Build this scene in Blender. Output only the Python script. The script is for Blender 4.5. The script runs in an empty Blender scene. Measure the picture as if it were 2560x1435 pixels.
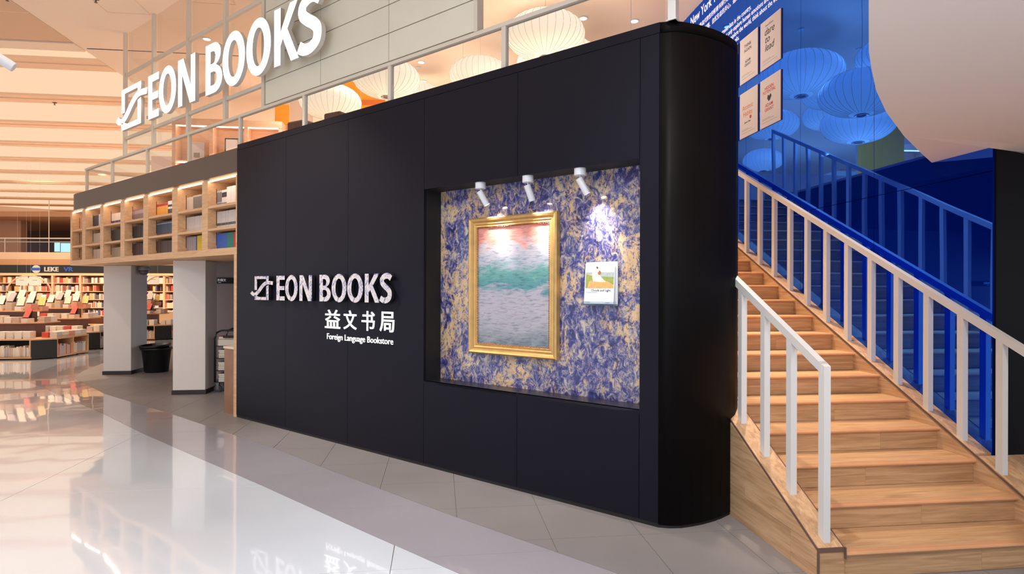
import bpy, bmesh, math, random
from mathutils import Vector, Matrix
random.seed(7)
PI = math.pi
SC = bpy.context.scene
COL = SC.collection

# ------------------------------------------------------------------ camera
F = 1489.42; CYP = 725.08; ROLL = 0.0028251
cam = bpy.data.cameras.new('camera'); cam.sensor_width = 36; cam.sensor_fit = 'HORIZONTAL'
cam.lens = F / 2560 * 36; cam.shift_y = (CYP - 717.5) / 2560
cam.clip_start = 0.05; cam.clip_end = 200
co = bpy.data.objects.new('camera', cam); COL.objects.link(co); SC.camera = co
cr, sr = math.cos(ROLL), math.sin(ROLL)
co.matrix_world = Matrix(((cr, -sr, 0, 0), (0, 0, -1, 0), (sr, cr, 0, 1.6), (0, 0, 0, 1)))

# ------------------------------------------------------------------ world, exposure
w = bpy.data.worlds.new('world'); SC.world = w; w.use_nodes = True
w.node_tree.nodes['Background'].inputs[0].default_value = (0.80, 0.88, 1.0, 1)
w.node_tree.nodes['Background'].inputs[1].default_value = 1.0
SC.view_settings.view_transform = 'Standard'; SC.view_settings.look = 'None'
SC.view_settings.gamma = 1.0; SC.view_settings.use_curve_mapping = False
SC.view_settings.exposure = 0.0

# frames: G = stair grid (u right, v away), W = black wall (x right along wall, n behind it)
GA = 0.122104
WA = 0.66
W0 = Vector((0.5278, 4.3732, 0))
UB = 3.77
RISE, RUN, V1 = 0.15083, 0.29806, 3.046
CE = 5.79
def G(u, v, z=0):
    return Vector((u*math.cos(GA) - v*math.sin(GA), u*math.sin(GA) + v*math.cos(GA), z))
def W(s, n, z=0):
    return W0 + Vector((-math.cos(WA)*s + math.sin(WA)*n, math.sin(WA)*s + math.cos(WA)*n, z))

def area(name, loc, sx, sy, power, color, rot=(0, 0, 0), spread=PI):
    l = bpy.data.lights.new(name, 'AREA'); l.shape = 'RECTANGLE'; l.size = sx; l.size_y = sy
    l.energy = power; l.color = color; l.spread = spread
    o = bpy.data.objects.new(name, l); COL.objects.link(o); o.location = loc; o.rotation_euler = rot
    return o
def spot(name, loc, target, power, color, angle, blend=0.5, radius=0.05):
    l = bpy.data.lights.new(name, 'SPOT'); l.energy = power; l.color = color
    l.spot_size = angle; l.spot_blend = blend; l.shadow_soft_size = radius
    o = bpy.data.objects.new(name, l); COL.objects.link(o); o.location = loc
    o.rotation_euler = (Vector(target) - Vector(loc)).to_track_quat('-Z', 'Y').to_euler()
    return o
# broad daylight-white fill light, added overhead behind the viewer
area('mall_fill_light', (-1.0, -3.5, 5.7), 12, 6, 1150, (0.84, 0.92, 1.0))
spot('floor_downlight', (0.6, 2.6, 5.7), (0.9, 3.3, 0), 380, (1.0, 0.97, 0.94), 1.0, 0.7, 0.06)
spot('floor_downlight', (-2.0, 3.4, 5.7), (-2.2, 4.2, 0), 150, (0.92, 0.96, 1.0), 1.2, 1.0, 0.06)
# spots for the mezzanine downlights, more added to brighten store, stair and walkway
def down(x, y, power, color, z=CE-0.03, angle=2.4, r=0.06):
    spot('ceiling_spot', (x, y, z), (x, y, 0), power, color, angle, 0.9, r)
for u, v in ((-3.3, 9.9), (-1.0, 9.8), (0.9, 8.2), (-3.0, 12.2), (-0.4, 12.6), (1.6, 11.0)):
    p = G(u, v); down(p.x, p.y, 150, (1.0, 0.90, 0.82), 5.76)
for u, v in ((-8.0, 14.4), (-10.5, 14.4), (-8.6, 18.9), (-11.5, 18.9), (-14.5, 16.6), (-10.5, 23.5), (-15, 23.5)):
    p = G(u, v); down(p.x, p.y, 880, (1.0, 0.76, 0.58), 5.76)
for x in (-22, -18.5, -15, -11.5):  # unseen spots added to brighten the far gallery and shelves
    spot('gallery_fill_spot', (x, 21.5, 5.7), (x, 27, 3.4), 260, (1.0, 0.78, 0.58), 1.5, 0.9, 0.06)
    spot('shelf_fill_spot', (x, 20.5, 5.7), (x, 25.6, 1.3), 620, (1.0, 0.78, 0.58), 1.3, 0.9, 0.06)
for x, y in ((-5.2, 5.2), (-7.0, 7.6), (-3.4, 3.2)):
    down(x, y, 150, (1.0, 0.86, 0.72), 5.76)
for v, tv, tz, pw in ((7.6, 6.9, 2.0, 900), (6.4, 5.6, 1.4, 1000), (5.0, 4.6, 0.8, 640)):
    spot('ceiling_spot', G(2.85, v, 5.75), G(2.85, tv, tz), pw*1.3, (1.0, 0.80, 0.58), 0.62, 0.9, 0.06)
# unseen upward fill lights, added to brighten the ceiling
for s_, n_, pw in ((9.8, 2.4, 24), (7.4, 3.0, 26), (4.6, 3.0, 34), (2.2, 3.0, 38)):
    area('ceiling_fill', W(s_, n_, 3.5), 1.4, 0.5, pw, (1.0, 0.76, 0.54) if s_ > 5 else (1.0, 0.85, 0.74), (PI, 0, -WA))
area('ceiling_fill', G(-3.2, 16.0, 3.3), 2.5, 1.0, 90, (1.0, 0.82, 0.64), (PI, 0, GA))
area('ceiling_fill', G(-0.5, 12.0, 3.3), 2.0, 1.0, 60, (1.0, 0.86, 0.76), (PI, 0, GA))
spot('stair_light', G(3.0, 1.2, 2.5), G(2.9, 4.4, 0.6), 60, (1.0, 0.88, 0.74), 1.4, 0.9, 0.08)
spot('wall_washer', W(5.5, -2.6, 5.6), W(3.1, 0, 1.35), 1000, (1.0, 0.93, 0.88), 0.75, 1.0, 0.05)

# ------------------------------------------------------------------ materials
def lin(c):
    return tuple((x/255/12.92 if x/255 <= 0.04045 else ((x/255+0.055)/1.055)**2.4) for x in c) + (1,)
MC = {}
def mat(name, rgb, rough=0.6, metal=0.0, spec=0.5, coat=0.0, var=0.0, vscale=8.0, bump=0.0, bscale=200.0, emit=None, es=0.0, alpha=None):
    if name in MC: return MC[name]
    m = bpy.data.materials.new(name); m.use_nodes = True; MC[name] = m
    nt = m.node_tree; b = nt.nodes['Principled BSDF']
    b.inputs['Base Color'].default_value = lin(rgb); b.inputs['Roughness'].default_value = rough
    b.inputs['Metallic'].default_value = metal; b.inputs['Specular IOR Level'].default_value = spec
    b.inputs['Coat Weight'].default_value = coat; b.inputs['Coat Roughness'].default_value = 0.05
    if emit: b.inputs['Emission Color'].default_value = lin(emit); b.inputs['Emission Strength'].default_value = es
    if var or bump:
        tc = nt.nodes.new('ShaderNodeTexCoord')
    if var:
        n = nt.nodes.new('ShaderNodeTexNoise'); n.inputs['Scale'].default_value = vscale; n.inputs['Detail'].default_value = 5
        nt.links.new(tc.outputs['Object'], n.inputs['Vector'])
        r = nt.nodes.new('ShaderNodeValToRGB'); e = r.color_ramp.elements
        c = lin(rgb); e[0].position = 0.3; e[1].position = 0.7
        e[0].color = tuple(max(0, x*(1-var)) for x in c[:3]) + (1,); e[1].color = tuple(min(1, x*(1+var)) for x in c[:3]) + (1,)
        nt.links.new(n.outputs['Fac'], r.inputs['Fac']); nt.links.new(r.outputs['Color'], b.inputs['Base Color'])
    if bump:
        n = nt.nodes.new('ShaderNodeTexNoise'); n.inputs['Scale'].default_value = bscale
        nt.links.new(tc.outputs['Object'], n.inputs['Vector'])
        bp = nt.nodes.new('ShaderNodeBump'); bp.inputs['Strength'].default_value = bump; bp.inputs['Distance'].default_value = 0.002
        nt.links.new(n.outputs['Fac'], bp.inputs['Height']); nt.links.new(bp.outputs['Normal'], b.inputs['Normal'])
    return m
def wood(name, dark, light, scale=(3, 3, 3), rough=0.45, rnd=0.12):
    """oak: stretched noise for grain, per-object tone, dark knots"""
    if name in MC: return MC[name]
    m = bpy.data.materials.new(name); m.use_nodes = True; MC[name] = m
    nt = m.node_tree; N = nt.nodes; L = nt.links; b = N['Principled BSDF']
    tc = N.new('ShaderNodeTexCoord'); oi = N.new('ShaderNodeObjectInfo')
    ad = N.new('ShaderNodeVectorMath'); ad.operation = 'ADD'
    ml = N.new('ShaderNodeVectorMath'); ml.operation = 'SCALE'; ml.inputs['Scale'].default_value = 37.0
    cb = N.new('ShaderNodeCombineXYZ')
    for i in range(3): L.new(oi.outputs['Random'], cb.inputs[i])
    L.new(cb.outputs[0], ml.inputs[0]); L.new(tc.outputs['Object'], ad.inputs[0]); L.new(ml.outputs[0], ad.inputs[1])
    mp = N.new('ShaderNodeMapping'); mp.inputs['Scale'].default_value = scale; L.new(ad.outputs[0], mp.inputs['Vector'])
    n1 = N.new('ShaderNodeTexNoise'); n1.inputs['Scale'].default_value = 1.6; n1.inputs['Detail'].default_value = 9; n1.inputs['Distortion'].default_value = 1.2
    L.new(mp.outputs[0], n1.inputs['Vector'])
    n2 = N.new('ShaderNodeTexNoise'); n2.inputs['Scale'].default_value = 7; n2.inputs['Detail'].default_value = 6
    L.new(mp.outputs[0], n2.inputs['Vector'])
    mx = N.new('ShaderNodeMath'); mx.operation = 'MULTIPLY_ADD'; mx.inputs[1].default_value = 0.35
    L.new(n2.outputs['Fac'], mx.inputs[0]); L.new(n1.outputs['Fac'], mx.inputs[2])
    r = N.new('ShaderNodeValToRGB'); e = r.color_ramp.elements
    e[0].position = 0.42; e[0].color = lin(dark); e[1].position = 0.86; e[1].color = lin(light)
    L.new(mx.outputs[0], r.inputs['Fac'])
    hs = N.new('ShaderNodeHueSaturation'); mr = N.new('ShaderNodeMapRange')
    mr.inputs['To Min'].default_value = 1 - rnd; mr.inputs['To Max'].default_value = 1 + rnd
    L.new(oi.outputs['Random'], mr.inputs['Value']); L.new(mr.outputs[0], hs.inputs['Value']); L.new(r.outputs['Color'], hs.inputs['Color'])
    L.new(hs.outputs['Color'], b.inputs['Base Color']); b.inputs['Roughness'].default_value = rough
    b.inputs['Specular IOR Level'].default_value = 0.35
    return m
def emis(name, rgb, strength):
    if name in MC: return MC[name]
    m = bpy.data.materials.new(name); m.use_nodes = True; MC[name] = m
    nt = m.node_tree; nt.nodes.clear(); o = nt.nodes.new('ShaderNodeOutputMaterial'); e = nt.nodes.new('ShaderNodeEmission')
    e.inputs[0].default_value = lin(rgb); e.inputs[1].default_value = strength; nt.links.new(e.outputs[0], o.inputs[0])
    return m
def glass(name, tint=(255, 255, 255), refl=0.5):
    if name in MC: return MC[name]
    m = bpy.data.materials.new(name); m.use_nodes = True; MC[name] = m
    nt = m.node_tree; N = nt.nodes; N.clear(); o = N.new('ShaderNodeOutputMaterial')
    t = N.new('ShaderNodeBsdfTransparent'); t.inputs[0].default_value = lin(tint)
    g = N.new('ShaderNodeBsdfGlossy'); g.inputs['Roughness'].default_value = 0.0
    f = N.new('ShaderNodeFresnel'); f.inputs[0].default_value = 1.45
    mu = N.new('ShaderNodeMath'); mu.operation = 'MULTIPLY'; mu.inputs[1].default_value = refl
    x = N.new('ShaderNodeMixShader'); nt.links.new(f.outputs[0], mu.inputs[0]); nt.links.new(mu.outputs[0], x.inputs[0])
    nt.links.new(t.outputs[0], x.inputs[1]); nt.links.new(g.outputs[0], x.inputs[2]); nt.links.new(x.outputs[0], o.inputs[0])
    return m

M_white = mat('white_paint_metal', (226, 222, 218), 0.4)
M_beige = mat('beige_frame_paint', (214, 202, 184), 0.5)
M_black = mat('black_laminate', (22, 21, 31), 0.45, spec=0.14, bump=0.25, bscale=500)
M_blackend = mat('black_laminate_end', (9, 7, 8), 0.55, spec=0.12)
M_matblack = mat('matt_black', (20, 19, 20), 0.6)
M_fascia = mat('brown_grey_laminate', (92, 76, 66), 0.5)
M_oakcase = wood('oak_bookcase', (206, 160, 116), (228, 186, 142), (1.0, 8, 14), 0.5, 0.03)
M_oakX = wood('oak_along_x', (168, 128, 90), (210, 168, 126), (1.0, 13, 20), 0.42, 0.06)
M_oakY = wood('oak_along_y', (176, 134, 96), (218, 178, 138), (16, 1.0, 16), 0.42, 0.06)
M_nose = mat('oak_nosing', (206, 150, 108), 0.35, var=0.08, vscale=6)
M_trimbr = mat('brown_edge_trim', (112, 84, 72), 0.3)
M_ceil = mat('ceiling_paint', (238, 214, 190), 0.85)
M_ceil2 = mat('ceiling_shaded_paint', (214, 178, 146), 0.85)  # darker tone paints the shade onto the left ceiling plane
M_soffit = mat('soffit_paint', (236, 216, 204), 0.85, bump=0.1)
M_col = mat('column_paint', (232, 222, 214), 0.85)
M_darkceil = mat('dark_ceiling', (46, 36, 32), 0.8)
M_lum = emis('luminous_ceiling', (255, 216, 178), 1.0)
M_beam = mat('ceiling_beam_paint', (236, 200, 168), 0.8)
M_led = emis('led_strip', (255, 230, 208), 14.0)
M_glass = glass('clear_glass', (250, 250, 250), 0.2)
M_grout = mat('floor_joint', (120, 112, 106), 0.7)
M_cream = mat('cream_plaster', (238, 214, 190), 0.8)

def floor_mat(name, rgb, rough, var, speck, coat=0.0):
    m = bpy.data.materials.new(name); m.use_nodes = True; nt = m.node_tree; N = nt.nodes; L = nt.links; b = N['Principled BSDF']
    g = N.new('ShaderNodeNewGeometry')
    n = N.new('ShaderNodeTexNoise'); n.inputs['Scale'].default_value = 0.9; n.inputs['Detail'].default_value = 6; L.new(g.outputs['Position'], n.inputs['Vector'])
    s = N.new('ShaderNodeTexNoise'); s.inputs['Scale'].default_value = 160; s.inputs['Detail'].default_value = 2; L.new(g.outputs['Position'], s.inputs['Vector'])
    r = N.new('ShaderNodeValToRGB'); e = r.color_ramp.elements; c = lin(rgb)
    e[0].position = 0.3; e[1].position = 0.7
    e[0].color = tuple(x*(1-var) for x in c[:3]) + (1,); e[1].color = tuple(min(1, x*(1+var)) for x in c[:3]) + (1,)
    L.new(n.outputs['Fac'], r.inputs['Fac'])
    r2 = N.new('ShaderNodeValToRGB'); e = r2.color_ramp.elements; e[0].position = 0.62; e[1].position = 0.72
    e[0].color = (1, 1, 1, 1); e[1].color = (1-speck, 1-speck, 1-speck, 1); L.new(s.outputs['Fac'], r2.inputs['Fac'])
    mx = N.new('ShaderNodeMix'); mx.data_type = 'RGBA'; mx.blend_type = 'MULTIPLY'; mx.inputs[0].default_value = 1
    L.new(r.outputs['Color'], mx.inputs[6]); L.new(r2.outputs['Color'], mx.inputs[7]); L.new(mx.outputs[2], b.inputs['Base Color'])
    b.inputs['Roughness'].default_value = rough; b.inputs['Specular IOR Level'].default_value = 0.5
    b.inputs['Coat Weight'].default_value = coat; b.inputs['Coat Roughness'].default_value = 0.03; b.inputs['Coat IOR'].default_value = 1.7
    # slight waviness so reflections ripple like on a polished stone floor
    wv = N.new('ShaderNodeTexNoise'); wv.inputs['Scale'].default_value = 1.6; wv.inputs['Detail'].default_value = 1; L.new(g.outputs['Position'], wv.inputs['Vector'])
    bp = N.new('ShaderNodeBump'); bp.inputs['Strength'].default_value = 0.25; bp.inputs['Distance'].default_value = 0.01
    L.new(wv.outputs['Fac'], bp.inputs['Height']); L.new(bp.outputs['Normal'], b.inputs['Normal']); L.new(bp.outputs['Normal'], b.inputs['Coat Normal'])
    return m
M_terr = floor_mat('white_terrazzo', (226, 232, 240), 0.12, 0.04, 0.05, 1.0)
M_band = floor_mat('grey_terrazzo', (172, 167, 174), 0.16, 0.05, 0.15, 0.8)
M_tile = floor_mat('matt_grey_tile', (138, 132, 131), 0.45, 0.10, 0.05, 0.0)

# ------------------------------------------------------------------ mesh building
class MB:
    def __init__(s): s.v = []; s.f = []; s.mi = []
    def add(s, vs, fs, mi=0):
        o = len(s.v); s.v += [tuple(v) for v in vs]; s.f += [tuple(i+o for i in f) for f in fs]; s.mi += [mi]*len(fs); return s
    def box(s, x0, x1, y0, y1, z0, z1, mi=0):
        return s.add([(x0,y0,z0),(x1,y0,z0),(x1,y1,z0),(x0,y1,z0),(x0,y0,z1),(x1,y0,z1),(x1,y1,z1),(x0,y1,z1)],
            [(0,3,2,1),(4,5,6,7),(0,1,5,4),(1,2,6,5),(2,3,7,6),(3,0,4,7)], mi)
    def prism(s, pts, a, b, axis='z', mi=0):
        """extrude polygon pts between a and b; axis z: pts=(x,y); axis y: pts=(x,z); axis x: pts=(y,z)"""
        k = len(pts)
        def P(p, t):
            return (p[0], p[1], t) if axis == 'z' else ((p[0], t, p[1]) if axis == 'y' else (t, p[0], p[1]))
        vs = [P(p, a) for p in pts] + [P(p, b) for p in pts]
        fs = [tuple(range(k))[::-1], tuple(range(k, 2*k))] + [(i, (i+1) % k, k+(i+1) % k, k+i) for i in range(k)]
        return s.add(vs, fs, mi)
    def bar(s, p, q, w, h, up=(0, 0, 1), mi=0):
        p = Vector(p); q = Vector(q); d = (q-p).normalized(); u = Vector(up); r = d.cross(u).normalized(); u2 = r.cross(d)
        r *= w/2; u2 *= h/2
        vs = [p-r-u2, p+r-u2, p+r+u2, p-r+u2, q-r-u2, q+r-u2, q+r+u2, q-r+u2]
        return s.add(vs, [(0,1,2,3),(7,6,5,4),(0,4,5,1),(1,5,6,2),(2,6,7,3),(3,7,4,0)], mi)
    def tube(s, pts, r, n=10, mi=0):
        pts = [Vector(p) for p in pts]; rings = []
        for i, p in enumerate(pts):
            d = (pts[min(i+1, len(pts)-1)] - pts[max(i-1, 0)]).normalized()
            a = d.cross(Vector((0, 0, 1)))
            if a.length < 0.05: a = d.cross(Vector((1, 0, 0)))
            a.normalize(); b = d.cross(a)
            rings.append([p + a*r*math.cos(2*PI*k/n) + b*r*math.sin(2*PI*k/n) for k in range(n)])
        vs = [v for R in rings for v in R]; fs = []
        for i in range(len(rings)-1):
            for k in range(n): fs.append((i*n+k, i*n+(k+1) % n, (i+1)*n+(k+1) % n, (i+1)*n+k))
        fs += [tuple(range(n))[::-1], tuple(range(len(vs)-n, len(vs)))]
        return s.add(vs, fs, mi)
    def lathe(s, prof, n=24, c=(0, 0, 0), mi=0, rib=0.0, caps=True):
        vs = []; fs = []
        for r, z in prof:
            for k in range(n):
                rr = r*(1 - (rib if k % 2 else 0)); a = 2*PI*k/n
                vs.append((c[0]+rr*math.cos(a), c[1]+rr*math.sin(a), c[2]+z))
        for i in range(len(prof)-1):
            for k in range(n): fs.append((i*n+k, i*n+(k+1) % n, (i+1)*n+(k+1) % n, (i+1)*n+k))
        if caps: fs += [tuple(range(n))[::-1], tuple(range(len(vs)-n, len(vs)))]
        return s.add(vs, fs, mi)
    def mesh(s, name, mats, smooth=False, bev=0.0):
        me = bpy.data.meshes.new(name); me.from_pydata(s.v, [], s.f)
        for m in (mats if isinstance(mats, (list, tuple)) else [mats]): me.materials.append(m)
        me.polygons.foreach_set('material_index', s.mi)
        if smooth: me.polygons.foreach_set('use_smooth', [True]*len(s.f))
        bm = bmesh.new(); bm.from_mesh(me); bmesh.ops.recalc_face_normals(bm, faces=bm.faces)
        if bev: bmesh.ops.bevel(bm, geom=list(bm.edges), offset=bev, segments=2, profile=0.5, affect='EDGES', clamp_overlap=True)
        bm.to_mesh(me); bm.free(); me.update()
        return me
    def build(s, name, mats, parent=None, smooth=False, bev=0.0):
        return link(name, s.mesh(name, mats, smooth, bev), parent)
def link(name, data, parent=None, loc=None, rot=None):
    o = bpy.data.objects.new(name, data); COL.objects.link(o)
    if parent: o.parent = parent
    if loc is not None: o.location = loc
    if rot is not None: o.rotation_euler = rot
    return o
def tag(o, label, cat, group=None, kind=None):
    if label: o['label'] = label
    if cat: o['category'] = cat
    if group: o['group'] = group
    if kind: o['kind'] = kind
    return o
def thing(name, label, cat, loc=(0, 0, 0), rz=0, group=None):
    o = link(name, None, None, loc, (0, 0, rz)); o.empty_display_size = 0.1
    return tag(o, label, cat, group)
def struct(name, loc=(0, 0, 0), rz=0):
    o = link(name, None, None, loc, (0, 0, rz)); o['kind'] = 'structure'; return o
def copy_tree(o, parent=None):
    c = o.copy(); COL.objects.link(c); c.parent = parent
    for ch in list(o.children): copy_tree(ch, c)
    return c
def text(name, body, size, m, parent, loc, rot, ext=0.001, off=0.0, sx=1.0, align='LEFT', sp=1.0, shear=0.0):
    cu = bpy.data.curves.new(name, 'FONT'); cu.body = body; cu.size = size; cu.extrude = ext; cu.offset = off
    cu.align_x = align; cu.space_character = sp; cu.shear = shear; cu.resolution_u = 3
    tmp = bpy.data.objects.new('tmp_text', cu); COL.objects.link(tmp)
    bpy.context.view_layer.update()
    dg = bpy.context.evaluated_depsgraph_get()
    me = bpy.data.meshes.new_from_object(tmp.evaluated_get(dg)); bpy.data.objects.remove(tmp)
    me.materials.clear(); me.materials.append(m); me.name = name
    o = link(name, me, parent, loc, rot); o.scale = (sx, 1, 1)
    return o
TW = (PI/2, 0, 0)            # text facing the viewer in a W or G frame
def stuffy():
    for o in bpy.data.objects:
        if o.name.startswith('body_text') or o.name.startswith('tagline'): o['kind'] = 'stuff'
TB = (PI/2, 0, -PI/2)        # text on a plane facing -u

# ------------------------------------------------------------------ floor
floor = struct('floor', (0, 0, 0), GA)
MB().box(-34, 12, -10, 45, -0.12, -0.004).build('floor_base', M_grout, floor)
G1 = [(-60, 60), (-8.6, 17), (-8.02, 15.46), (-7.99, 13.74), (-7.6, 12.3), (-7.29, 11.50), (-6.0, 10.1), (-4.25, 8.20), (-3.265, 7.06), (-1.42, 5.06), (-0.517, 4.06), (0.122, 3.365), (1.3, 2.05), (4.3, -1.3), (10, -8)]
G2 = [(-60, 60.5), (-8.2, 17.3), (-7.35, 15.2), (-7.2, 13.9), (-6.9, 12.6), (-6.53, 11.60), (-5.04, 9.755), (-3.39, 8.10), (-1.57, 6.17), (-1.01, 5.50), (0.09, 4.25), (0.715, 3.58), (2.1, 2.1), (5.4, -1.3), (11, -7)]
G1[0] = (-20, 45); G2[0] = (-19, 45)
def gv(Gc, v):
    for (u0, v0), (u1, v1) in zip(Gc, Gc[1:]):
        if v1 <= v <= v0: return u0 + (u1-u0)*(v0-v)/(v0-v1)
    return Gc[0][0] if v > Gc[0][1] else Gc[-1][0]
def gu(Gc, u):
    out = []
    for (u0, v0), (u1, v1) in zip(Gc, Gc[1:]):
        if min(u0, u1) <= u <= max(u0, u1) and abs(u1-u0) > 1e-6: out.append(v0 + (v1-v0)*(u-u0)/(u1-u0))
    return out
def cellpiece(lo, hi, u0, u1, v0, v1, m, name, gap=0.002):
    vs = {v0+gap, v1-gap}
    for Gc in (lo, hi):
        if Gc:
            for u in (u0+gap, u1-gap): vs |= {x for x in gu(Gc, u) if v0+gap < x < v1-gap}
            vs |= {b for a, b in Gc if v0+gap < b < v1-gap}
    vs = sorted(vs); L = []; R = []
    for v in vs:
        a = u0+gap; b = u1-gap
        if lo: a = max(a, min(b, gv(lo, v)+0.002))
        if hi: b = min(b, max(a, gv(hi, v)-0.002))
        if b-a < -1e-9: return
        L.append((a, v)); R.append((b, v))
    if max(r[0]-l[0] for l, r in zip(L, R)) < 0.02: return
    pts = []
    for p in L + R[::-1]:
        if not pts or (abs(p[0]-pts[-1][0]) + abs(p[1]-pts[-1][1])) > 1e-4: pts.append(p)
    if len(pts) > 2 and abs(pts[0][0]-pts[-1][0]) + abs(pts[0][1]-pts[-1][1]) < 1e-4: pts.pop()
    if len(pts) < 3: return
    cx = sum(p[0] for p in pts)/len(pts); cy = sum(p[1] for p in pts)/len(pts)
    o = MB().prism([(p[0]-cx, p[1]-cy) for p in pts], -0.02, 0.0).build(name, m, floor); o.location = (cx, cy, 0)
def frange(a, b, d):
    out = []
    while a < b-1e-6: out.append(a); a += d
    return out
# white terrazzo slabs (near field 1.5 x 1.6 m, larger beyond)
us = [-34, -27, -21.3] + frange(-15.27, 12, 3.0)
vsq = [-10, -6, -2.9, 0.25, 1.86, 3.46, 5.06] + frange(7.06, 16, 2.1) + [17.6, 21, 26, 32, 45]
for i in range(len(us)-1):
    for j in range(len(vsq)-1):
        cellpiece(None, G1, us[i], us[i+1], vsq[j], vsq[j+1], M_terr, 'terrazzo_slab')
for j, v in enumerate(frange(-5.1, 16.5, 0.87)):
    cellpiece(G1, G2, -30, 12, v, v+0.87, M_band, 'band_slab', 0.0015)
tu = frange(-8.8, 5.0, 0.595); tv = frange(0.14, 13.4, 0.605)
for a in tu:
    for b in tv:
        if a > 2.07 and b > 3.0: continue
        if b > 9.2 and a > -2: continue
        if a > 4.9: continue
        x0 = a + 0.0045; cellpiece(G2, None, x0, x0+0.595, b, b+0.605, M_tile, 'floor_tile', 0.0015)
cellpiece(G2, None, -8.8, 5.0, 13.45, 16.5, M_tile, 'floor_tile'); cellpiece(G2, None, -18, 5.0, 16.5, 45, M_terr, 'terrazzo_slab')
cellpiece(G2, None, 2.07, 5.0, -8, 0.14, M_tile, 'floor_tile'); cellpiece(G2, None, 5.0, 12, -8, 3, M_tile, 'floor_tile')

# ------------------------------------------------------------------ ceiling
ceil = struct('ceiling', (0, 0, 0), GA)
MB().box(-6.18, 12, -3.5, 30, CE, CE+0.3).build('ceiling_panel', M_ceil, ceil)
MB().box(-34, -6.19, -3.5, 10.96, CE, CE+0.3).build('ceiling_panel', M_ceil2, ceil)
MB().box(-34, -6.19, 10.985, 11.33, CE-0.02, CE+0.3).build('ceiling_edge_strip', M_ceil, ceil)
MB().box(-34, -6.19, 10.96, 10.985, CE+0.03, CE+0.3).build('ceiling_groove', M_darkceil, ceil)
MB().box(-6.1, -3.3, 11.2, 11.225, CE-0.004, CE+0.01).build('ceiling_groove', M_darkceil, ceil)
MB().box(-34, -6.19, 9.86, 9.875, CE-0.004, CE+0.01).build('ceiling_groove', M_beam, ceil)
for u0, v0 in ((-5.0, 9.1), (-3.6, 8.6)):      # access hatches drawn by shadow gaps
    for a, b, c, d in ((u0, u0+.62, v0, v0+.012), (u0, u0+.62, v0+.6, v0+.612), (u0, u0+.012, v0, v0+.6), (u0+.608, u0+.62, v0, v0+.6)):
        MB().box(a, b, c, d, CE-0.004, CE+0.01).build('ceiling_groove', M_beam, ceil)
nb = 0
for k in range(11):
    v = 11.33 + (0.48 if k == 0 else 0) + (k-1)*2.28 + 0.55 if k else 11.33
    v0 = 11.33 if k == 0 else 12.37 + (k-1)*2.28
    v1 = 11.82 + k*2.28
    MB().box(-34, -6.19, v0, v1, CE+0.05, CE+0.09).build('luminous_panel', M_lum, ceil)
    b_ = MB().box(-34, -6.19, v1, v1+0.55, CE+0.0, CE+0.1); b_.box(-34, -6.19, v1+0.2, v1+0.36, CE-0.02, CE)
    b_.build('ceiling_beam', M_beam, ceil)
# sprinklers
def sprinkler(loc, label):
    t = thing('sprinkler', label, 'sprinkler', loc)
    MB().lathe([(0.045, 0.0), (0.045, -0.008), (0.02, -0.014)], 14).build('escutcheon', M_fascia, t)
    MB().lathe([(0.009, -0.012), (0.009, -0.05), (0.022, -0.052), (0.022, -0.056)], 10).build('nozzle', M_fascia, t)
sprinkler(G(-6.918+0.75, 9.385, CE)+Vector((0,0,-0.0)), 'small brown ceiling sprinkler above the left end of the glowing sign')
sprinkler(G(-4.93, 9.275, CE), 'small brown ceiling sprinkler by the faint ceiling hatch above the glowing letter N')
sprinkler(G(-8.593, 14.56, CE), 'small brown sprinkler below a luminous ceiling bay at far left')
# downlights
def downlight(loc, label, group=None):
    t = thing('downlight', label, 'light', loc, 0, group)
    MB().lathe([(0.075, 0), (0.075, -0.01), (0.058, -0.012), (0.056, 0.0)], 20, caps=False).build('ring', M_white, t)
    MB().lathe([(0.056, -0.003), (0.001, -0.003)], 20, caps=False).build('lens', emis('downlight_lens', (235, 240, 255), 6), t)
for (x, y), lb in zip(((1.084, 9.17), (1.891, 9.26), (-1.682, 10.959), (-1.796, 11.968), (-5.12, 9.97), (-6.2, 11.151), (-4.95, 11.162)),
      ('round ceiling downlight, left one of the two right of the largest white lantern', 'round ceiling downlight nearest the blue wall', 'upper of two small round ceiling downlights right of a tall white lantern', 'lower of two small round ceiling downlights right of a tall white lantern',
       'round ceiling downlight above the glowing letters N and B', 'round ceiling downlight above the glowing letter O of EON', 'round ceiling downlight seen through the glowing letter O after the B')):
    downlight((x, y, CE-0.001), lb)

# ------------------------------------------------------------------ black feature wall
HW = 3.41
wall = struct('wall_front', W(0, 0), -WA)
def wx(s): return -s
seams = [(5.03, 3.93), (3.93, 2.79), (2.79, 1.68), (1.68, 0.615), (0.615, -0.443), (-0.443, -0.585)]
g = 0.002
for a, b in seams[:3] + seams[5:]:
    MB().box(wx(a)+g, wx(b)-g, 0, 0.03, 0.03, HW-0.075).build('wall_panel', M_black, wall)
for a, b in seams[3:5]:
    MB().box(wx(a)+g, wx(b)-g, 0, 0.03, 0.03, 0.775).build('wall_panel', M_black, wall)
    MB().box(wx(a)+g, wx(b)-g, 0, 0.03, 2.51, HW-0.075).build('wall_panel', M_black, wall)
MB().box(-5.03, 0.585, 0.003, 0.6, HW-0.07, HW).build('top_trim', M_black, wall)
MB().box(-5.03, 0.585, 0.006, 0.02, 0.0, 0.028).build('wall_skirting', M_matblack, wall)
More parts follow.
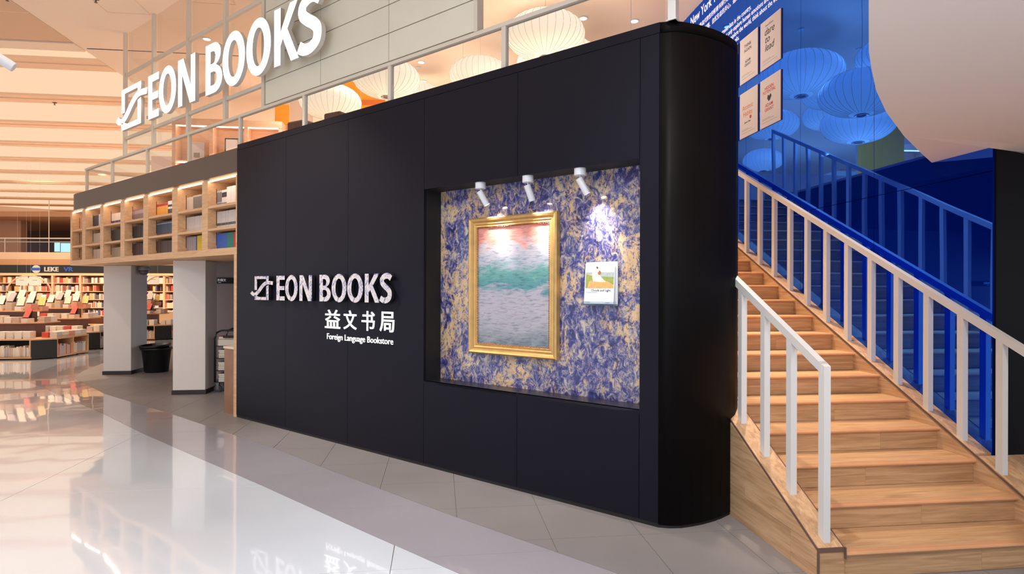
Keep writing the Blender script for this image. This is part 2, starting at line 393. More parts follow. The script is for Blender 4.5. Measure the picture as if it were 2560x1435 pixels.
# niche: side, top, bottom and the body behind
ND = 0.22
nb_ = MB(); nb_.box(-5.03, -1.68, 0.03, 0.6, 0.03, HW-0.07); nb_.box(0.443, 0.62, 0.03, 0.6, 0.03, HW-0.07)
nb_.box(-1.68, 0.443, 0.03, 0.6, 0.03, 0.773); nb_.box(-1.68, 0.443, 0.03, 0.6, 2.512, HW-0.07); nb_.box(-1.68, 0.443, ND+0.01, 0.6, 0.773, 2.512)
nb_.build('wall_core', M_matblack, wall)
MB().box(-1.68, 0.443, 0.0, ND, 0.755, 0.775).build('niche_sill', mat('niche_sill_black', (34, 32, 44), 0.3), wall)
# marbled blue and gold back panel under glass
def marble():
    m = bpy.data.materials.new('blue_gold_marbling'); m.use_nodes = True; nt = m.node_tree; N = nt.nodes; L = nt.links; b = N['Principled BSDF']
    tc = N.new('ShaderNodeTexCoord')
    mp = N.new('ShaderNodeMapping'); mp.inputs['Scale'].default_value = (1, 1, 0.72); L.new(tc.outputs['Object'], mp.inputs[0])
    def noise(sc, det, dis, rough=0.6, off=0):
        n = N.new('ShaderNodeTexNoise'); n.inputs['Scale'].default_value = sc; n.inputs['Detail'].default_value = det
        n.inputs['Distortion'].default_value = dis; n.inputs['Roughness'].default_value = rough
        a = N.new('ShaderNodeVectorMath'); a.operation = 'ADD'; a.inputs[1].default_value = (off, off*2, off*3)
        L.new(mp.outputs[0], a.inputs[0]); L.new(a.outputs[0], n.inputs['Vector']); return n
    def ramp(n, stops):
        r = N.new('ShaderNodeValToRGB'); r.color_ramp.interpolation = 'LINEAR'
        e = r.color_ramp.elements; e[0].position = stops[0][0]; e[0].color = stops[0][1]; e[1].position = stops[-1][0]; e[1].color = stops[-1][1]
        for p, c in stops[1:-1]: x = e.new(p); x.color = c
        L.new(n.outputs['Fac'], r.inputs[0]); return r
    blue = ramp(noise(17, 10, 1.0, 0.8, 3), [(0.40, lin((18, 22, 72))), (0.475, lin((44, 50, 132))), (0.53, lin((120, 114, 140))), (0.60, lin((196, 182, 168)))])
    gold = ramp(noise(9, 6, 0.6, 0.6, 9), [(0.3, lin((190, 152, 104))), (0.7, lin((226, 194, 150)))])
    mask = ramp(noise(4.2, 12, 0.5, 0.82, 1), [(0.505, (0, 0, 0, 1)), (0.545, (1, 1, 1, 1))])
    fl = ramp(noise(34, 8, 0.6, 0.8, 5), [(0.44, (0, 0, 0, 1)), (0.48, (1, 1, 1, 1))])
    mm = N.new('ShaderNodeMath'); mm.operation = 'MULTIPLY'; L.new(mask.outputs[0], mm.inputs[0]); L.new(fl.outputs[0], mm.inputs[1])
    mx = N.new('ShaderNodeMix'); mx.data_type = 'RGBA'; L.new(mm.outputs[0], mx.inputs[0]); L.new(blue.outputs[0], mx.inputs[6]); L.new(gold.outputs[0], mx.inputs[7])
    L.new(mx.outputs[2], b.inputs['Base Color']); b.inputs['Roughness'].default_value = 0.5
    b.inputs['Coat Weight'].default_value = 1.0; b.inputs['Coat Roughness'].default_value = 0.015
    return m
M_marble = marble()
MB().box(-1.68, 0.443, ND-0.004, ND+0.01, 0.775, 2.512).build('marbled_back_panel', M_marble, wall)
# rounded end: arc from the sharp crease round to the stair
endp = [(-0.585, 0.0), (-0.655, 0.035), (-0.712, 0.085), (-0.765, 0.165), (-0.803, 0.235), (-0.84, 0.325), (-0.868, 0.42), (-0.888, 0.53), (-0.898, 0.62), (-0.890, 0.70), (-0.850, 0.79), (-0.76, 0.87), (-0.6, 0.92)]
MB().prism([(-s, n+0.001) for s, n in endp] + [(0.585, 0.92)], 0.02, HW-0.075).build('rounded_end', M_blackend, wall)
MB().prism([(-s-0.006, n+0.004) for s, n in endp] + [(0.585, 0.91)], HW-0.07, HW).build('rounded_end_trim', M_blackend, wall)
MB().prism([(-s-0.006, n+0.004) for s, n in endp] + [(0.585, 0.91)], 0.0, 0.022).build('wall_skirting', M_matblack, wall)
for o in wall.children:
    if o.name.startswith('rounded_end'):
        for p in o.data.polygons:
            if abs(p.normal.z) < 0.5 and len(p.vertices) == 4: p.use_smooth = True

# ------------------------------------------------------------------ glyph shapes
def ell(cx, cy, rx, ry, a0=0, a1=2*PI, n=40):
    k = n if abs(a1-a0) > 6 else max(4, int(n*abs(a1-a0)/(2*PI)))
    full = abs(abs(a1-a0) - 2*PI) < 1e-6
    return [(cx+rx*math.cos(a0+(a1-a0)*i/k), cy+ry*math.sin(a0+(a1-a0)*i/k)) for i in range(k if full else k+1)]
def stroke(ctrl, th, n=8):
    P = [Vector(c) for c in ctrl]; P = [P[0]*2-P[1]] + P + [P[-1]*2-P[-2]]; c = []
    for i in range(1, len(P)-2):
        for k in range(n):
            t = k/n; a, b, d, e = P[i-1], P[i], P[i+1], P[i+2]
            c.append(0.5*((2*b) + (d-a)*t + (2*a-5*b+4*d-e)*t*t + (3*b-a-3*d+e)*t**3))
    c.append(P[-2]); L = []; R = []
    for i, p in enumerate(c):
        d = (c[min(i+1, len(c)-1)] - c[max(i-1, 0)]).normalized(); nn = Vector((-d.y, d.x))*th/2
        L.append(tuple(p+nn)); R.append(tuple(p-nn))
    return L + R[::-1]
GL = {
 'E': (0.56, [[(0, 0), (.56, 0), (.56, .165), (.215, .165), (.215, .42), (.53, .42), (.53, .58), (.215, .58), (.215, .835), (.56, .835), (.56, 1), (0, 1)]]),
 'O': (0.80, [ell(.40, .5, .40, .52), ell(.40, .5, .19, .35)]),
 'N': (0.76, [[(0, 0), (.19, 0), (.19, .66), (.53, 0), (.76, 0), (.76, 1), (.57, 1), (.57, .36), (.24, 1), (0, 1)]]),
 'B': (0.66, [[(0, 0)] + ell(.33, .275, .33, .275, -PI/2, PI/2-.45, 36) + ell(.31, .77, .29, .23, -PI/2+.35, PI/2, 36) + [(0, 1)],
              [(.2, .16)] + ell(.31, .295, .135, .135, -PI/2, PI/2, 24) + [(.2, .43)], [(.2, .59)] + ell(.29, .715, .11, .125, -PI/2, PI/2, 24) + [(.2, .84)]]),
 'K': (0.76, [[(0, 0), (.205, 0), (.205, .33), (.28, .44), (.53, 0), (.77, 0), (.42, .58), (.74, 1), (.50, 1), (.205, .58), (.205, 1), (0, 1)]]),
 'S': (0.60, [stroke([(.55, .83), (.42, .91), (.26, .905), (.13, .82), (.13, .68), (.25, .565), (.40, .46), (.485, .35), (.465, .18), (.33, .09), (.17, .09), (.03, .165)], .195)]),
}
EMB = (1.0, [[(0, .42), (0, 1), (.65, 1), (.65, .82), (.54, .77), (.54, .88), (.115, .88), (.115, .42)],
             [(0, .19), (0, 0), (.65, 0), (.65, .62), (.54, .58), (.54, .125), (.2, .125), (.13, .16)],
             stroke([(-.16, .33), (-.06, .235), (.06, .245), (.2, .37), (.34, .55), (.48, .68), (.62, .725), (.84, .70)], .145)])
def glyph(name, splines, x0, x1, z0, z1, natw, m, parent, y, ext, side=None, minx=0.0):
    cu = bpy.data.curves.new(name, 'CURVE'); cu.dimensions = '2D'; cu.fill_mode = 'BOTH'; cu.extrude = ext/2
    kx = (x1-x0)/natw; kz = z1-z0
    cx = (x0+x1)/2
    for sp in splines:
        s = cu.splines.new('POLY'); s.points.add(len(sp)-1); s.use_cyclic_u = True
        for i, (a, b) in enumerate(sp): s.points[i].co = (x0+(a-minx)*kx-cx, b*kz, 0, 1)
    tmp = bpy.data.objects.new('tmp', cu); COL.objects.link(tmp); bpy.context.view_layer.update()
    me = bpy.data.meshes.new_from_object(tmp.evaluated_get(bpy.context.evaluated_depsgraph_get())); bpy.data.objects.remove(tmp)
    me.materials.clear(); me.materials.append(m); me.name = name
    if side:
        me.materials.append(side)
        for p in me.polygons: p.material_index = 0 if p.normal.z > 0.9 else 1
    return link(name, me, parent, (cx, y, z0), TW)
def wordmark(t, spans, emb, z0, z1, y, ext, m, side):
    glyph('emblem', EMB[1], emb[0], emb[1], z0, z1, 1.0, m, t, y, ext, side, -0.16)
    for ch, a, b in spans:
        wd, sp = GL[ch]; glyph('letter', sp, -a, -b, z0, z1, wd, m, t, y, ext, side)
# glowing sign in front of the upper frame
M_sign = emis('sign_face_glow', (255, 253, 248), 1.6)
M_signside = mat('sign_side', (206, 198, 188), 0.5)
t = thing('illuminated_sign', 'large glowing white EON BOOKS letters with emblem on the upper frame', 'sign', W(0, -0.095), -WA)
wordmark(t, [('E', 7.40, 7.03), ('O', 7.03, 6.47), ('N', 6.41, 5.90), ('B', 5.61, 5.17), ('O', 5.165, 4.62), ('O', 4.59, 4.05), ('K', 3.98, 3.50), ('S', 3.52, 3.07)], (-8.60, -7.44), 4.10, 4.74, -0.0, 0.05, M_sign, M_signside)
# marbled letters on the black wall
M_marb2 = mat('marbled_letter_face', (200, 186, 178), 0.5, var=0.35, vscale=30)
def letter_marble():
    m = MC['marbled_letter_face']; nt = m.node_tree
    for n in nt.nodes:
        if n.type == 'VALTORGB':
            e = n.color_ramp.elements; e[0].position = 0.40; e[0].color = lin((50, 58, 128)); e[1].position = 0.68; e[1].color = lin((232, 192, 142))
            x = e.new(0.47); x.color = lin((196, 192, 200)); x = e.new(0.58); x.color = lin((216, 204, 196))
        if n.type == 'TEX_NOISE': n.inputs['Distortion'].default_value = 1.5; n.inputs['Detail'].default_value = 8; n.inputs['Scale'].default_value = 9; n.inputs['Roughness'].default_value = 0.75
letter_marble()
M_lside = mat('letter_side', (30, 28, 32), 0.4)
t = thing('wall_sign', 'EON BOOKS letters with blue and gold marbled faces on the black wall', 'sign', W(0, -0.032), -WA)
wordmark(t, [('E', 4.038, 3.868), ('O', 3.857, 3.612), ('N', 3.578, 3.344), ('B', 3.207, 3.008), ('O', 2.994, 2.747), ('O', 2.734, 2.483), ('K', 2.457, 2.235), ('S', 2.235, 2.055)], (-4.59, -4.113), 1.475, 1.755, -0.0, 0.036, M_marb2, M_lside)
M_print = mat('white_lettering', (250, 250, 250), 0.5, emit=(255, 255, 255), es=0.35)
t = thing('wall_lettering', 'white Chinese shop name over Foreign Language Bookstore on the black wall', 'sign', W(0, -0.004), -WA)
for ch, a, b in (('益', 3.172, 2.91), ('文', 2.853, 2.64), ('书', 2.560, 2.36), ('局', 2.285, 2.075)):
    o = text('character', ch, 0.2, M_print, t, (0, 0, 0), TW, 0.004, 0.0022)
    xs = [v.co.x for v in o.data.vertices]; ys = [v.co.y for v in o.data.vertices]
    k = (a-b)/(max(xs)-min(xs)); kz = 0.196/(max(ys)-min(ys))
    o.scale = (k, kz, 1); o.location = (-a - min(xs)*k, 0, 1.193 - min(ys)*kz)
o = text('tagline', 'Foreign Language Bookstore', 0.1, M_print, t, (0, 0, 0), TW, 0.003, 0.0003)
xs = [v.co.x for v in o.data.vertices]; k = (3.135-2.09)/(max(xs)-min(xs)); o.scale = (k, 0.088/0.1, 1); o.location = (-3.135 - min(xs)*k, 0, 1.078)

# ------------------------------------------------------------------ niche contents
t = thing('painting', 'framed soft pink and blue-green abstract painting in a wide gold frame', 'painting', W(0.815, ND-0.008, 1.045), -WA)
fw, fh, fb = 0.935, 1.185, 0.085
M_gold = mat('gold_leaf', (206, 166, 104), 0.4, metal=0.6, var=0.12, vscale=14)
prof = [(0, 0), (0, -0.05), (0.012, -0.06), (0.028, -0.052), (0.040, -0.036), (0.055, -0.040), (0.066, -0.030), (0.078, -0.034), (0.085, -0.024), (0.085, 0)]
def moulding(p, q, inward):
    p = Vector(p); q = Vector(q); d = (q-p).normalized(); inn = Vector(inward); mb = MB(); vs = []
    for end, sgn in ((p, 1), (q, -1)):
        for off, y in prof: vs.append(end + inn*off + d*sgn*off + Vector((0, y, 0)))
    k = len(prof); fs = [(i, i+1, k+i+1, k+i) for i in range(k-1)] + [tuple(range(k)), tuple(range(2*k-1, k-1, -1))]
    return mb.add(vs, fs)
X0, X1, Z0, Z1 = -fw/2, fw/2, 0, fh
for a, b, c in (((X0, 0, Z0), (X1, 0, Z0), (0, 0, 1)), ((X0, 0, Z1), (X1, 0, Z1), (0, 0, -1)), ((X0, 0, Z0), (X0, 0, Z1), (1, 0, 0)), ((X1, 0, Z0), (X1, 0, Z1), (-1, 0, 0))):
    moulding(a, b, c).build('frame_side', M_gold, t)
bead = MB()
for i in range(52): 
    for zz in (fb+0.002, fh-fb-0.002): bead.lathe([(0.002, -0.005), (0.0055, 0), (0.002, 0.005)], 6, (X0+fb+(fw-2*fb)*i/51, -0.028, zz))
for i in range(66):
    for xx in (X0+fb+0.002, X1-fb-0.002): bead.lathe([(0.002, -0.005), (0.0055, 0), (0.002, 0.005)], 6, (xx, -0.028, fb+(fh-2*fb)*i/65))
bead.build('beading', mat('gold_bead', (168, 104, 62), 0.35, metal=0.7), t)['kind'] = 'stuff'
def canvas():
    m = bpy.data.materials.new('abstract_canvas'); m.use_nodes = True; nt = m.node_tree; N = nt.nodes; L = nt.links; b = N['Principled BSDF']
    tc = N.new('ShaderNodeTexCoord'); sx = N.new('ShaderNodeSeparateXYZ'); L.new(tc.outputs['Generated'], sx.inputs[0])
    mp = N.new('ShaderNodeMapping'); mp.inputs['Scale'].default_value = (3.0, 1, 7); mp.inputs['Rotation'].default_value = (0, 0.3, 0); L.new(tc.outputs['Object'], mp.inputs[0])
    n = N.new('ShaderNodeTexNoise'); n.inputs['Scale'].default_value = 1.8; n.inputs['Detail'].default_value = 8; n.inputs['Distortion'].default_value = 1.0; L.new(mp.outputs[0], n.inputs[0])
    a = N.new('ShaderNodeMath'); a.operation = 'MULTIPLY_ADD'; a.inputs[1].default_value = 0.34
    s = N.new('ShaderNodeMath'); s.operation = 'SUBTRACT'; s.inputs[1].default_value = 0.5; L.new(n.outputs['Fac'], s.inputs[0])
    L.new(s.outputs[0], a.inputs[0]); L.new(sx.outputs['Z'], a.inputs[2])
    r = N.new('ShaderNodeValToRGB'); e = r.color_ramp.elements
    st = [(0.0, (112, 126, 136)), (0.14, (160, 160, 168)), (0.30, (176, 170, 180)), (0.44, (170, 168, 180)), (0.50, (84, 140, 150)), (0.60, (104, 158, 154)), (0.68, (164, 172, 188)), (0.80, (190, 184, 196)), (0.88, (226, 156, 146)), (1.0, (222, 140, 128))]
    e[0].position = 0; e[0].color = lin(st[0][1]); e[1].position = 1; e[1].color = lin(st[-1][1])
    for p, c in st[1:-1]: x = e.new(p); x.color = lin(c)
    L.new(a.outputs[0], r.inputs[0])
    mp2 = N.new('ShaderNodeMapping'); mp2.inputs['Scale'].default_value = (9, 1, 42); L.new(tc.outputs['Object'], mp2.inputs[0])
    n2 = N.new('ShaderNodeTexNoise'); n2.inputs['Scale'].default_value = 1.5; n2.inputs['Detail'].default_value = 5; n2.inputs['Distortion'].default_value = 0.6; L.new(mp2.outputs[0], n2.inputs[0])
    r2 = N.new('ShaderNodeValToRGB'); e = r2.color_ramp.elements; e[0].position = 0.34; e[0].color = lin((150, 168, 180)); e[1].position = 0.5; e[1].color = (1, 1, 1, 1); L.new(n2.outputs['Fac'], r2.inputs[0])
    mx = N.new('ShaderNodeMix'); mx.data_type = 'RGBA'; mx.blend_type = 'MULTIPLY'; mx.inputs[0].default_value = 0.55
    L.new(r.outputs[0], mx.inputs[6]); L.new(r2.outputs[0], mx.inputs[7]); L.new(mx.outputs[2], b.inputs['Base Color'])
    b.inputs['Roughness'].default_value = 0.45
    bp = N.new('ShaderNodeBump'); bp.inputs['Strength'].default_value = 0.4; bp.inputs['Distance'].default_value = 0.004; L.new(n2.outputs['Fac'], bp.inputs['Height']); L.new(bp.outputs[0], b.inputs['Normal'])
    return m
MB().box(X0+fb-0.01, X1-fb+0.01, -0.018, -0.008, fb-0.01, fh-fb+0.01).build('canvas', canvas(), t)

# printed card in a clear wall holder
t = thing('card_holder', 'clear wall holder with a printed photo card headed Clouds and Light', 'card holder', W(-0.035, ND-0.008, 1.485), -WA)
MB().box(-0.135, 0.135, -0.012, -0.004, 0.0, 0.33).build('back_plate', mat('acrylic_plate', (232, 232, 236), 0.1), t)
c_ = MB().box(-0.145, 0.145, -0.05, -0.012, 0.0, 0.012); c_.box(-0.145, 0.145, -0.052, -0.047, 0.0, 0.03); c_.box(-0.03, 0.03, -0.055, -0.05, 0, 0.01)
c_.build('ledge', glass('acrylic', (240, 244, 248), 0.8), t)
cd = MB(); cd.add([(-0.135, -0.044, 0.013), (0.118, -0.044, 0.013), (0.118, -0.02, 0.318), (-0.135, -0.02, 0.318), (-0.135, -0.041, 0.013), (0.118, -0.041, 0.013), (0.118, -0.017, 0.318), (-0.135, -0.017, 0.318)],
  [(0,1,2,3),(7,6,5,4),(0,4,5,1),(1,5,6,2),(2,6,7,3),(3,7,4,0)]); cd.build('card', mat('white_card', (236, 240, 246), 0.5), t)
ti = math.atan(0.024/0.305)
def onto(z): return -0.0446 + (z-0.013)*0.024/0.305
ph = link('card_photo', None, t, (0, onto(0.135), 0.135), (-ti, 0, 0)); bpy.data.objects.remove(ph)
pm = MB().box(-0.128, 0.112, -0.0006, 0.0004, 0.0, 0.178).build('card_photo', None or mat('card_photo_sky', (214, 212, 216), 0.4), t); pm.location = (0, onto(0.132), 0.132); pm.rotation_euler = (-ti, 0, 0)
for nm, pts, c in (('photo_meadow', [(-.128, .108), (-.07, .095), (-.02, .09), (.05, .085), (.112, .083), (.112, .0), (-.128, .0)], (150, 160, 84)),
     ('photo_sand', [(-.1, .05), (-.06, .062), (0, .055), (.06, .05), (.112, .022), (.112, 0), (-.11, 0)], (214, 168, 104)),
     ('photo_lake', [(-.128, .108), (-.128, .12), (.112, .118), (.112, .086), (.03, .088), (-.03, .1)], (168, 180, 178)),
     ('photo_figure', [(-.07, .08), (-.075, .13), (-.06, .16), (-.035, .172), (-.018, .15), (-.012, .12), (.0, .09), (.03, .06), (.05, .048), (-.0, .044), (-.06, .05)], (236, 222, 206)),
     ('photo_figure_hair', [(-.04, .158), (-.03, .165), (-.02, .15), (-.03, .145)], (74, 48, 38)), ('photo_arm', [(-.025, .115), (-.008, .135), (.004, .12), (-.004, .098), (-.02, .1)], (170, 110, 80))):
    zz = {'photo_meadow': 1, 'photo_sand': 3, 'photo_lake': 2, 'photo_figure': 4}.get(nm, 5)
    o = MB().prism(pts, -0.0006-0.0003*zz, -0.0003*zz, 'y').build(nm, mat(nm+'_print', c, 0.5, var=0.15, vscale=60), t); o.location = (0, onto(0.132), 0.132); o.rotation_euler = (-ti, 0, 0)
M_ink = mat('dark_ink', (52, 50, 56), 0.6); M_ink2 = mat('grey_ink', (140, 138, 146), 0.6)
text('card_title', 'Clouds and Light', 0.024, M_ink, t, (-0.075, onto(0.107)-0.0006, 0.107), (PI/2-ti, 0, 0), 0.0002, 0.0002)
for a, z, wd in ((-0.12, 0.098, 0.095), (-0.128, 0.026, 0.045), (0.05, 0.022, 0.035)):
    o = MB().box(a, a+wd, -0.0004, 0.0004, 0, 0.0022).build('small_print', M_ink2, t); o.location = (0, onto(z)-0.0003, z); o.rotation_euler = (-ti, 0, 0)

# three spotlights under the niche top
M_spot = mat('white_spot_body', (224, 224, 228), 0.35)
for s, tilt, tx, tz, lb in ((1.05, (0.28, 0.02), 0.98, 2.02, 'left white cylinder spotlight under the niche top above the painting'),
                        (0.551, (0.22, 0.0), 0.50, 2.03, 'middle white cylinder spotlight under the niche top, left of the card'),
                        (0.067, (0.30, 0.02), -0.02, 2.04, 'right white cylinder spotlight under the niche top, above the printed card')):
    base = W(s, 0.052, 2.512); t = thing('niche_spotlight', lb, 'spotlight', base, -WA)
    MB().lathe([(0.043, 0.0), (0.045, -0.002), (0.045, -0.052), (0.043, -0.055), (0.001, -0.055)], 28).build('canopy', M_spot, t)
    MB().lathe([(0.006, -0.054), (0.006, -0.085)], 10).build('stem', M_spot, t)
    h = MB().lathe([(0.001, 0.012), (0.026, 0.012), (0.027, 0.009), (0.027, -0.118), (0.025, -0.12), (0.022, -0.112), (0.001, -0.111)], 24).build('lamp_head', M_spot, t)
    d = Vector((0.05, 0.045, -0.12)).normalized() if s > 0.9 or s < 0.2 else Vector((0.02, 0.045, -0.12)).normalized()
    h.location = (-0.004, 0, -0.085); h.rotation_euler = (-d).to_track_quat('Z', 'Y').to_euler()
    l = MB().lathe([(0.021, -0.1125), (0.0005, -0.1125)], 20, caps=False).build('lens', emis('spot_lens', (255, 236, 205), 25), t); l.parent = t; l.location = h.location; l.rotation_euler = h.rotation_euler
    dw = Matrix.Rotation(-WA, 3, 'Z') @ d
    p = base + Matrix.Rotation(-WA, 3, 'Z') @ (Vector((-0.004, 0, -0.085)) + d*0.125)
    spot('niche_spot_beam', p, W(s-0.12, ND, 2.0), 26.0, (1.0, 0.88, 0.72), 1.5, 1.0, 0.012)
    sp_ = spot('niche_spot_core', p, W(s-0.13 if s > .9 or s < .2 else s-0.07, ND, 2.03), 34.0, (1.0, 0.90, 0.74), 0.6, 1.0, 0.012)

# ------------------------------------------------------------------ overhead bookcase
bc = thing('overhead_bookcase', 'long oak bookcase bridging over the entrance left of the black wall, with brown fascia', 'bookcase', W(5.03, 0, 0), -WA)
def bs(s): return -(s-5.03)
OP = [(5.80, 5.06), (6.70, 5.96), (7.71, 6.88), (8.63, 7.89), (9.56, 8.80), (10.44, 9.71), (11.15, 10.61)]
ZB, ZT = 2.13, 3.035; DEP = 0.42
L_ = 11.245
MB().box(bs(L_), 0, 0.0, 0.95, 2.04, ZB).build('bottom_board', M_oakcase, bc)
fb_ = MB().prism([(bs(11.0), 0.0), (0, 0.0), (0, 0.45), (bs(L_), 0.45), (bs(L_), 0.12), (bs(11.2), 0.05), (bs(11.12), 0.015)], ZT+0.035, 3.37).build('fascia', M_fascia, bc)
MB().box(bs(L_), 0, 0.02, DEP, ZT, ZT+0.034).build('top_board', M_oakcase, bc)
MB().box(bs(L_), 0, DEP, DEP+0.03, ZB, ZT+0.034).build('back_panel', M_oakcase, bc)
edges = [(5.06, 5.03)] + [(OP[i+1][1], OP[i][0]) for i in range(6)] + [(L_, 11.15)]
for a, b in edges:
    MB().box(bs(a), bs(b), 0.0, DEP, ZB, ZT).build('divider', M_oakcase, bc, bev=0.0015)
slot = MB()
for a, b in OP:
    for z in (2.40, 2.70):
        MB().box(bs(a)+0.001, bs(b)-0.001, 0.006, DEP, z-0.028, z+0.003).build('shelf', M_oakcase, bc)
    MB().box(bs(a)+0.01, bs(b)-0.01, 0.004, 0.022, ZT-0.012, ZT-0.001).build('led_strip', M_led, bc)
    for z0, z1 in ((2.19, 2.36), (2.46, 2.66), (2.75, 2.95)):
        slot.box(bs(a)-0.0005, bs(a)+0.0015, 0.115, 0.122, z0, z1)
slot.build('side_groove', M_matblack, bc)['kind'] = 'stuff'
# oak post on the wall end
MB().box(bs(5.10), bs(5.03)-0.001, -0.001, 0.3, 0.0, 2.04).build('end_post', M_oakcase, bc)

# ---- books ------------------------------------------------------------
BC = {}
def bookmesh(th, dp, h, rgb, band=None):
    """upright book: spine towards -y, thickness along x"""
    key = (round(th, 4), round(dp, 3), round(h, 3), rgb, band)
    if key in BC: return BC[key]
    m1 = mat('book_%02x%02x%02x' % rgb, rgb, 0.5, var=0.06, vscale=30); m2 = mat('page_edges', (236, 224, 204), 0.8)
    ms = [m1, m2]; b = MB(); c = min(0.003, th*0.15)
    b.box(0, th, 0, 0.004, 0, h); b.box(0, c, 0.004, dp, 0, h); b.box(th-c, th, 0.004, dp, 0, h); b.box(c, th-c, 0.004, dp-0.004, 0.003, h-0.004, 1)
    if band:
        for (z0, z1, col) in band:
            ms.append(mat('print_%02x%02x%02x' % col, col, 0.5)); b.box(0.0008, th-0.0008, -0.0006, 0.001, h*z0, h*z1, len(ms)-1)
    me = b.mesh('book', ms); BC[key] = me; return me
books = 0
ORD = ['bay nearest the black wall', 'second bay from the black wall', 'third bay from the black wall', 'middle bay', 'third bay from the far left end', 'second bay from the far left end', 'far left end bay']
NTH = 'first second third fourth fifth sixth seventh eighth ninth tenth eleventh twelfth thirteenth fourteenth fifteenth sixteenth seventeenth eighteenth nineteenth twentieth twenty-first twenty-second twenty-third'.split()
ORD = ['bay nearest the black wall', 'second bay from black wall', 'third bay from black wall', 'middle bay', 'third bay from far left', 'second bay from far left', 'far left bay']
ROWN = {2: 'top', 1: 'middle', 0: 'bottom'}
def row(bay, rw, runs, setback=0.12, start=0.0):
    """runs: (count, thickness, height, rgb, colour word, band) laid from the left wall of the bay"""
    global books
    a, b = OP[bay]; z = (ZB, 2.403, 2.703)[rw]; x = a - start - 0.004
    for cnt, th, h, rgb, word, band in runs:
        for k in range(cnt):
            if x - th < b + 0.004: return
            hh = h
            o = link('book', bookmesh(th-0.0015, 0.17, hh, rgb, band), None, W(x, setback + random.uniform(0, 0.004), z+0.0005), (0, 0, -WA))
            tag(o, '%s%s book%s, %s row, overhead %s' % ((NTH[k]+' ') if cnt > 1 else '', word, ' from left' if cnt > 1 else '', ROWN[rw], ORD[bay]), 'book', '%s books, %s row, %s' % (word, ROWN[rw], ORD[bay]))
            x -= th; books += 1
Wc, K = (228, 214, 200), (34, 32, 34)
sp = ((0.1, 0.16, (90, 80, 80)), (0.55, 0.75, (90, 84, 86)))
row(0, 2, [(4, .034, .215, (196, 184, 176), 'pale grey striped', ((0.0, .22, (110, 128, 160)), (.3, .9, (128, 120, 122)))), (1, .13, .215, (232, 220, 204), 'thick cream boxed', ((0.0, .22, (110, 128, 160)), (.55, .85, (60, 54, 60)))), (12, .055, .245, (240, 226, 212), 'tall ivory', None)])
row(0, 1, [(22, .034, .235, (216, 206, 198), 'white numbered', ((.02, .1, (150, 84, 74)), (.2, .34, (96, 90, 92))))])
row(0, 0, [(1, .27, .215, (66, 104, 190), 'wide blue boxed-set', None), (1, .17, .215, (50, 130, 118), 'wide green boxed-set', None), (1, .29, .215, (206, 70, 58), 'wide red boxed-set', None)])
row(1, 2, [(6, .034, .21, (206, 186, 168), 'pale tan slim', None), (14, .035, .22, (190, 168, 140), 'beige patterned', ((.1, .9, (120, 108, 100)),))])
row(1, 1, [(9, .082, .225, (214, 200, 190), 'pale grey matching', None)])
row(1, 0, [(9, .032, .215, (170, 156, 160), 'lilac grey', None), (1, .045, .215, (60, 90, 160), 'dark blue', None), (1, .20, .22, (222, 188, 40), 'wide yellow', None), (1, .19, .22, (40, 120, 74), 'wide green', None)])
row(2, 2, [(8, .05, .20, (226, 160, 70), 'orange with red top', ((.8, .98, (176, 50, 60)), (.03, .12, (170, 80, 50)))), (9, .045, .215, (230, 218, 206), 'black and white patterned', ((.1, .45, (44, 42, 48)), (.6, .75, (44, 42, 48))))])
row(2, 1, [(18, .044, .22, (70, 84, 100), 'dark slate blue', ((.03, .18, (150, 76, 80)), (.85, .9, (180, 180, 180))))])
row(2, 0, [(22, .036, .20, (92, 70, 66), 'dark brown', ((.0, .12, (190, 170, 160)),))])
row(3, 2, [(12, .06, .185, (132, 112, 108), 'grey brown', ((.6, .9, (170, 146, 140)),))])
row(3, 1, [(9, .08, .215, (46, 42, 44), 'black', None)])
row(3, 0, [(8, .09, .205, (70, 52, 56), 'dark maroon', None)])
row(4, 2, [(9, .08, .195, (236, 214, 192), 'cream with blue foot', ((.0, .35, (70, 60, 110)),))])
row(4, 1, [(9, .08, .21, (58, 52, 50), 'charcoal', None)])
row(4, 0, [(14, .05, .18, (176, 158, 128), 'khaki', None)])
row(5, 2, [(6, .045, .225, (60, 56, 66), 'dark grey', None), (7, .06, .235, (196, 188, 186), 'silver', None)])
row(5, 1, [(8, .085, .20, (206, 186, 168), 'sand coloured', None)])
row(5, 0, [(8, .085, .185, (212, 188, 166), 'pale sand coloured', None)])
row(6, 2, [(4, .06, .23, (224, 200, 176), 'cream', None)], start=0.3)
row(6, 1, [(2, .06, .19, (70, 54, 50), 'dark brown', None)], start=0.4)

# ------------------------------------------------------------------ columns, store wall, slab
def column(n_, u0, u1, v0, v1, top):
    t = struct('wall_column%s' % n_, G((u0+u1)/2, (v0+v1)/2), GA); w2, d2 = (u1-u0)/2, (v1-v0)/2
    MB().box(-w2, w2, -d2, d2, 0.065, top).build('column_shaft', M_col, t, bev=0.006)
    MB().box(-w2-0.012, w2+0.012, -d2-0.012, d2+0.012, 0, 0.065).build('column_skirting', mat('dark_brown_skirting', (52, 40, 40), 0.4), t)
column('_near', -3.998, -3.53, 9.58, 10.05, 2.038)
column('_far', -6.20, -5.72, 11.94, 12.56, 2.038)
slab = struct('ceiling_lower')
q = [W(-0.3, 0.62), W(5.03, 0.62), W(5.03, 1.0), W(11.2, 1.0), G(-8.5, 15.5), G(-9.6, 22), G(2.04, 22), G(2.04, 5.2)]
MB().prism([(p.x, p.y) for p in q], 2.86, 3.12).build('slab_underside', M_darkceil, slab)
MB().prism([(p.x, p.y) for p in q], 3.12, 3.15).build('upper_floor', mat('mezzanine_floor', (196, 172, 150), 0.5), slab)
